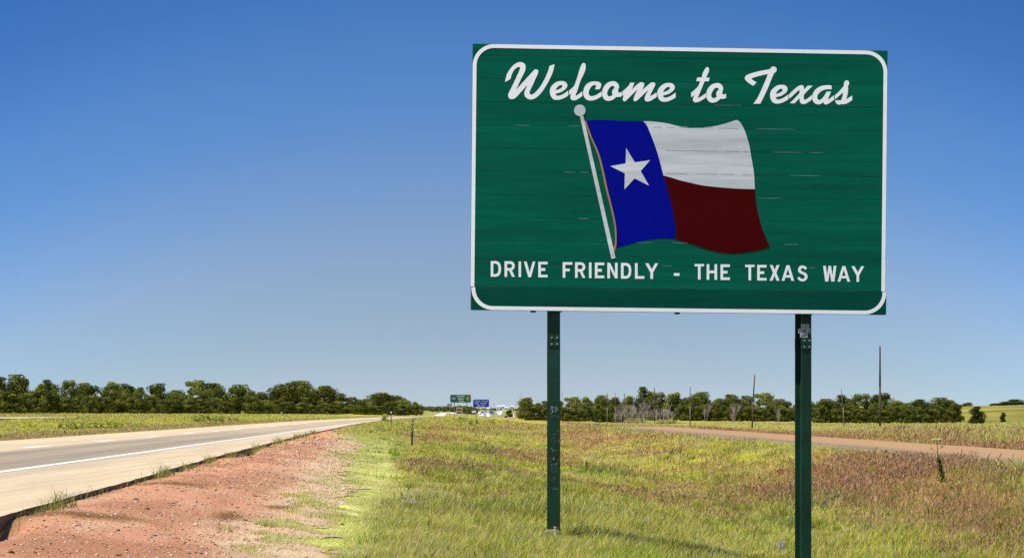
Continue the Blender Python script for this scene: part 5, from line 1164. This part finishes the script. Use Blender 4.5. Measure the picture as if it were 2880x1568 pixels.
t = rg.random((420, 1)); P = b+(midp-b)*t*.85+rg.normal(size=(420, 3))*np.array([.035, .03, .02])*(1.2-.6*t); lv = leafs3(P, .014+.012*rg.random(420), np.array([.07, .12, .035]), rg)
a = rg.random(900)*6.283; rr = .125*np.sqrt(rg.random(900)); rr = rr*1.05; P = np.stack([xt+rr*np.cos(a), b[1]+rr*np.sin(a)*.9, zt+.028-.6*rr**2*2+rg.normal(size=900)*.006], 1); um = leafs3(P, .012+.008*rg.random(900), np.array([.72, .72, .34]), rg, 2.)
P2 = np.concatenate([np.array([xt+sx_, b[1], zt+sz_])+rg.normal(size=(60, 3))*.018 for sx_, sz_ in ((-.145, -.085), (.125, -.155), (-.13, -.21))]); um2 = leafs3(P2, .006+.004*rg.random(len(P2)), np.array([.45, .52, .18]), rg, 1.)
plant('umbel_plant', b, [('stem', *stem), ('leaves', *lv), ('flower_head', *um), ('side_flowers', *um2)], 'tall lone weed with a flat pale green flower head before the frontage road')
for i, (px, pb, hpx, wpx, col, lb) in enumerate([(1650, 1326, 34, 8, (.05, .075, .03), 'tallest of three dark weeds in the swale right of the left post'), (1604, 1324, 20, 5, (.06, .07, .03), 'left one of three dark weeds in the swale right of the left post'), (1634, 1324, 14, 4, (.06, .07, .03), 'middle short one of three dark weeds in the swale'),
    (1366, 1265, 24, 8, (.06, .09, .04), 'small dark weed in the middle of the verge'), (1890, 1280, 22, 12, (.14, .24, .09), 'blue-green thistle left of the centre of the meadow verge'), (1915, 1278, 24, 12, (.14, .24, .09), 'second blue-green thistle just left of the right post'),
    (2198, 1562, 46, 40, (.50, .52, .44), 'pale flowering sprig beside the foot of the right post'), (1205+1, 1540, 1, 1, (.4, .4, .4), None), (2362, 1296, 34, 34, (.36, .38, .22), 'pale spiky yucca right of the right post'), (2320, 1432, 30, 26, (.42, .38, .26), 'dry pale tuft right of the right post'), (1410, 1325, 30, 44, (.13, .19, .05), 'leafy green weed clump left of the left post'), (1350, 1355, 40, 60, (.12, .17, .045), 'broad leafy weed clump in the brown grass left of the left post'), (2735, 1300, 34, 70, (.12, .17, .045), 'leafy weed clump at the edge of the frontage road')]):
    if lb is None: continue
    b = np.array(on_ground(px, pb)); k_ = b[1]/FPX; h = hpx*k_; w = wpx*k_; n = 160 if wpx < 20 else 340
    t = rg.random((n, 1)); P = b+np.array([0, 0, 1.])*t*h+rg.normal(size=(n, 3))*np.array([w*.28, w*.28, .01])*(1.15-.7*t)
    az = rg.random(n)*6.283; stems = blades(np.tile(b, (26, 1))+rg.normal(size=(26, 3))*np.array([w*.12, w*.12, 0]), h*(.7+.35*rg.random(26)), np.full(26, max(.008, .35*k_)), .1+.5*rg.random(26)*w/h, rg.random(26)*6.283, vary(np.tile(np.array(col)*.9, (26, 1)), 26))
    plant('weed_plant', b, [('stems', stems[0], [list(f) for f in stems[1]], stems[2]), ('leaves', *leafs3(P, (.6+.5*rg.random(n))*max(.012, .9*k_), np.array(col), rg))], lb)
# a small cluster of white blossoms in the grass left of the left post
b = np.array(on_ground(1162, 1448)); P = b+rg.normal(size=(70, 3))*np.array([.045, .05, .015])+np.array([0, 0, .20]); az = blades(np.tile(b, (14, 1))+rg.normal(size=(14, 3))*np.array([.03, .03, 0]), .16+.06*rg.random(14), np.full(14, .006), .2+.3*rg.random(14), rg.random(14)*6.283, vary(np.tile(np.array([.1, .16, .07]), (14, 1)), 14))
plant('wildflower', b, [('stems', az[0], [list(f) for f in az[1]], az[2]), ('blossoms', *leafs3(P, .007+.005*rg.random(70), np.array([.62, .64, .72]), rg, 1.))], 'small pale wildflower cluster in the tall grass left of the left post')
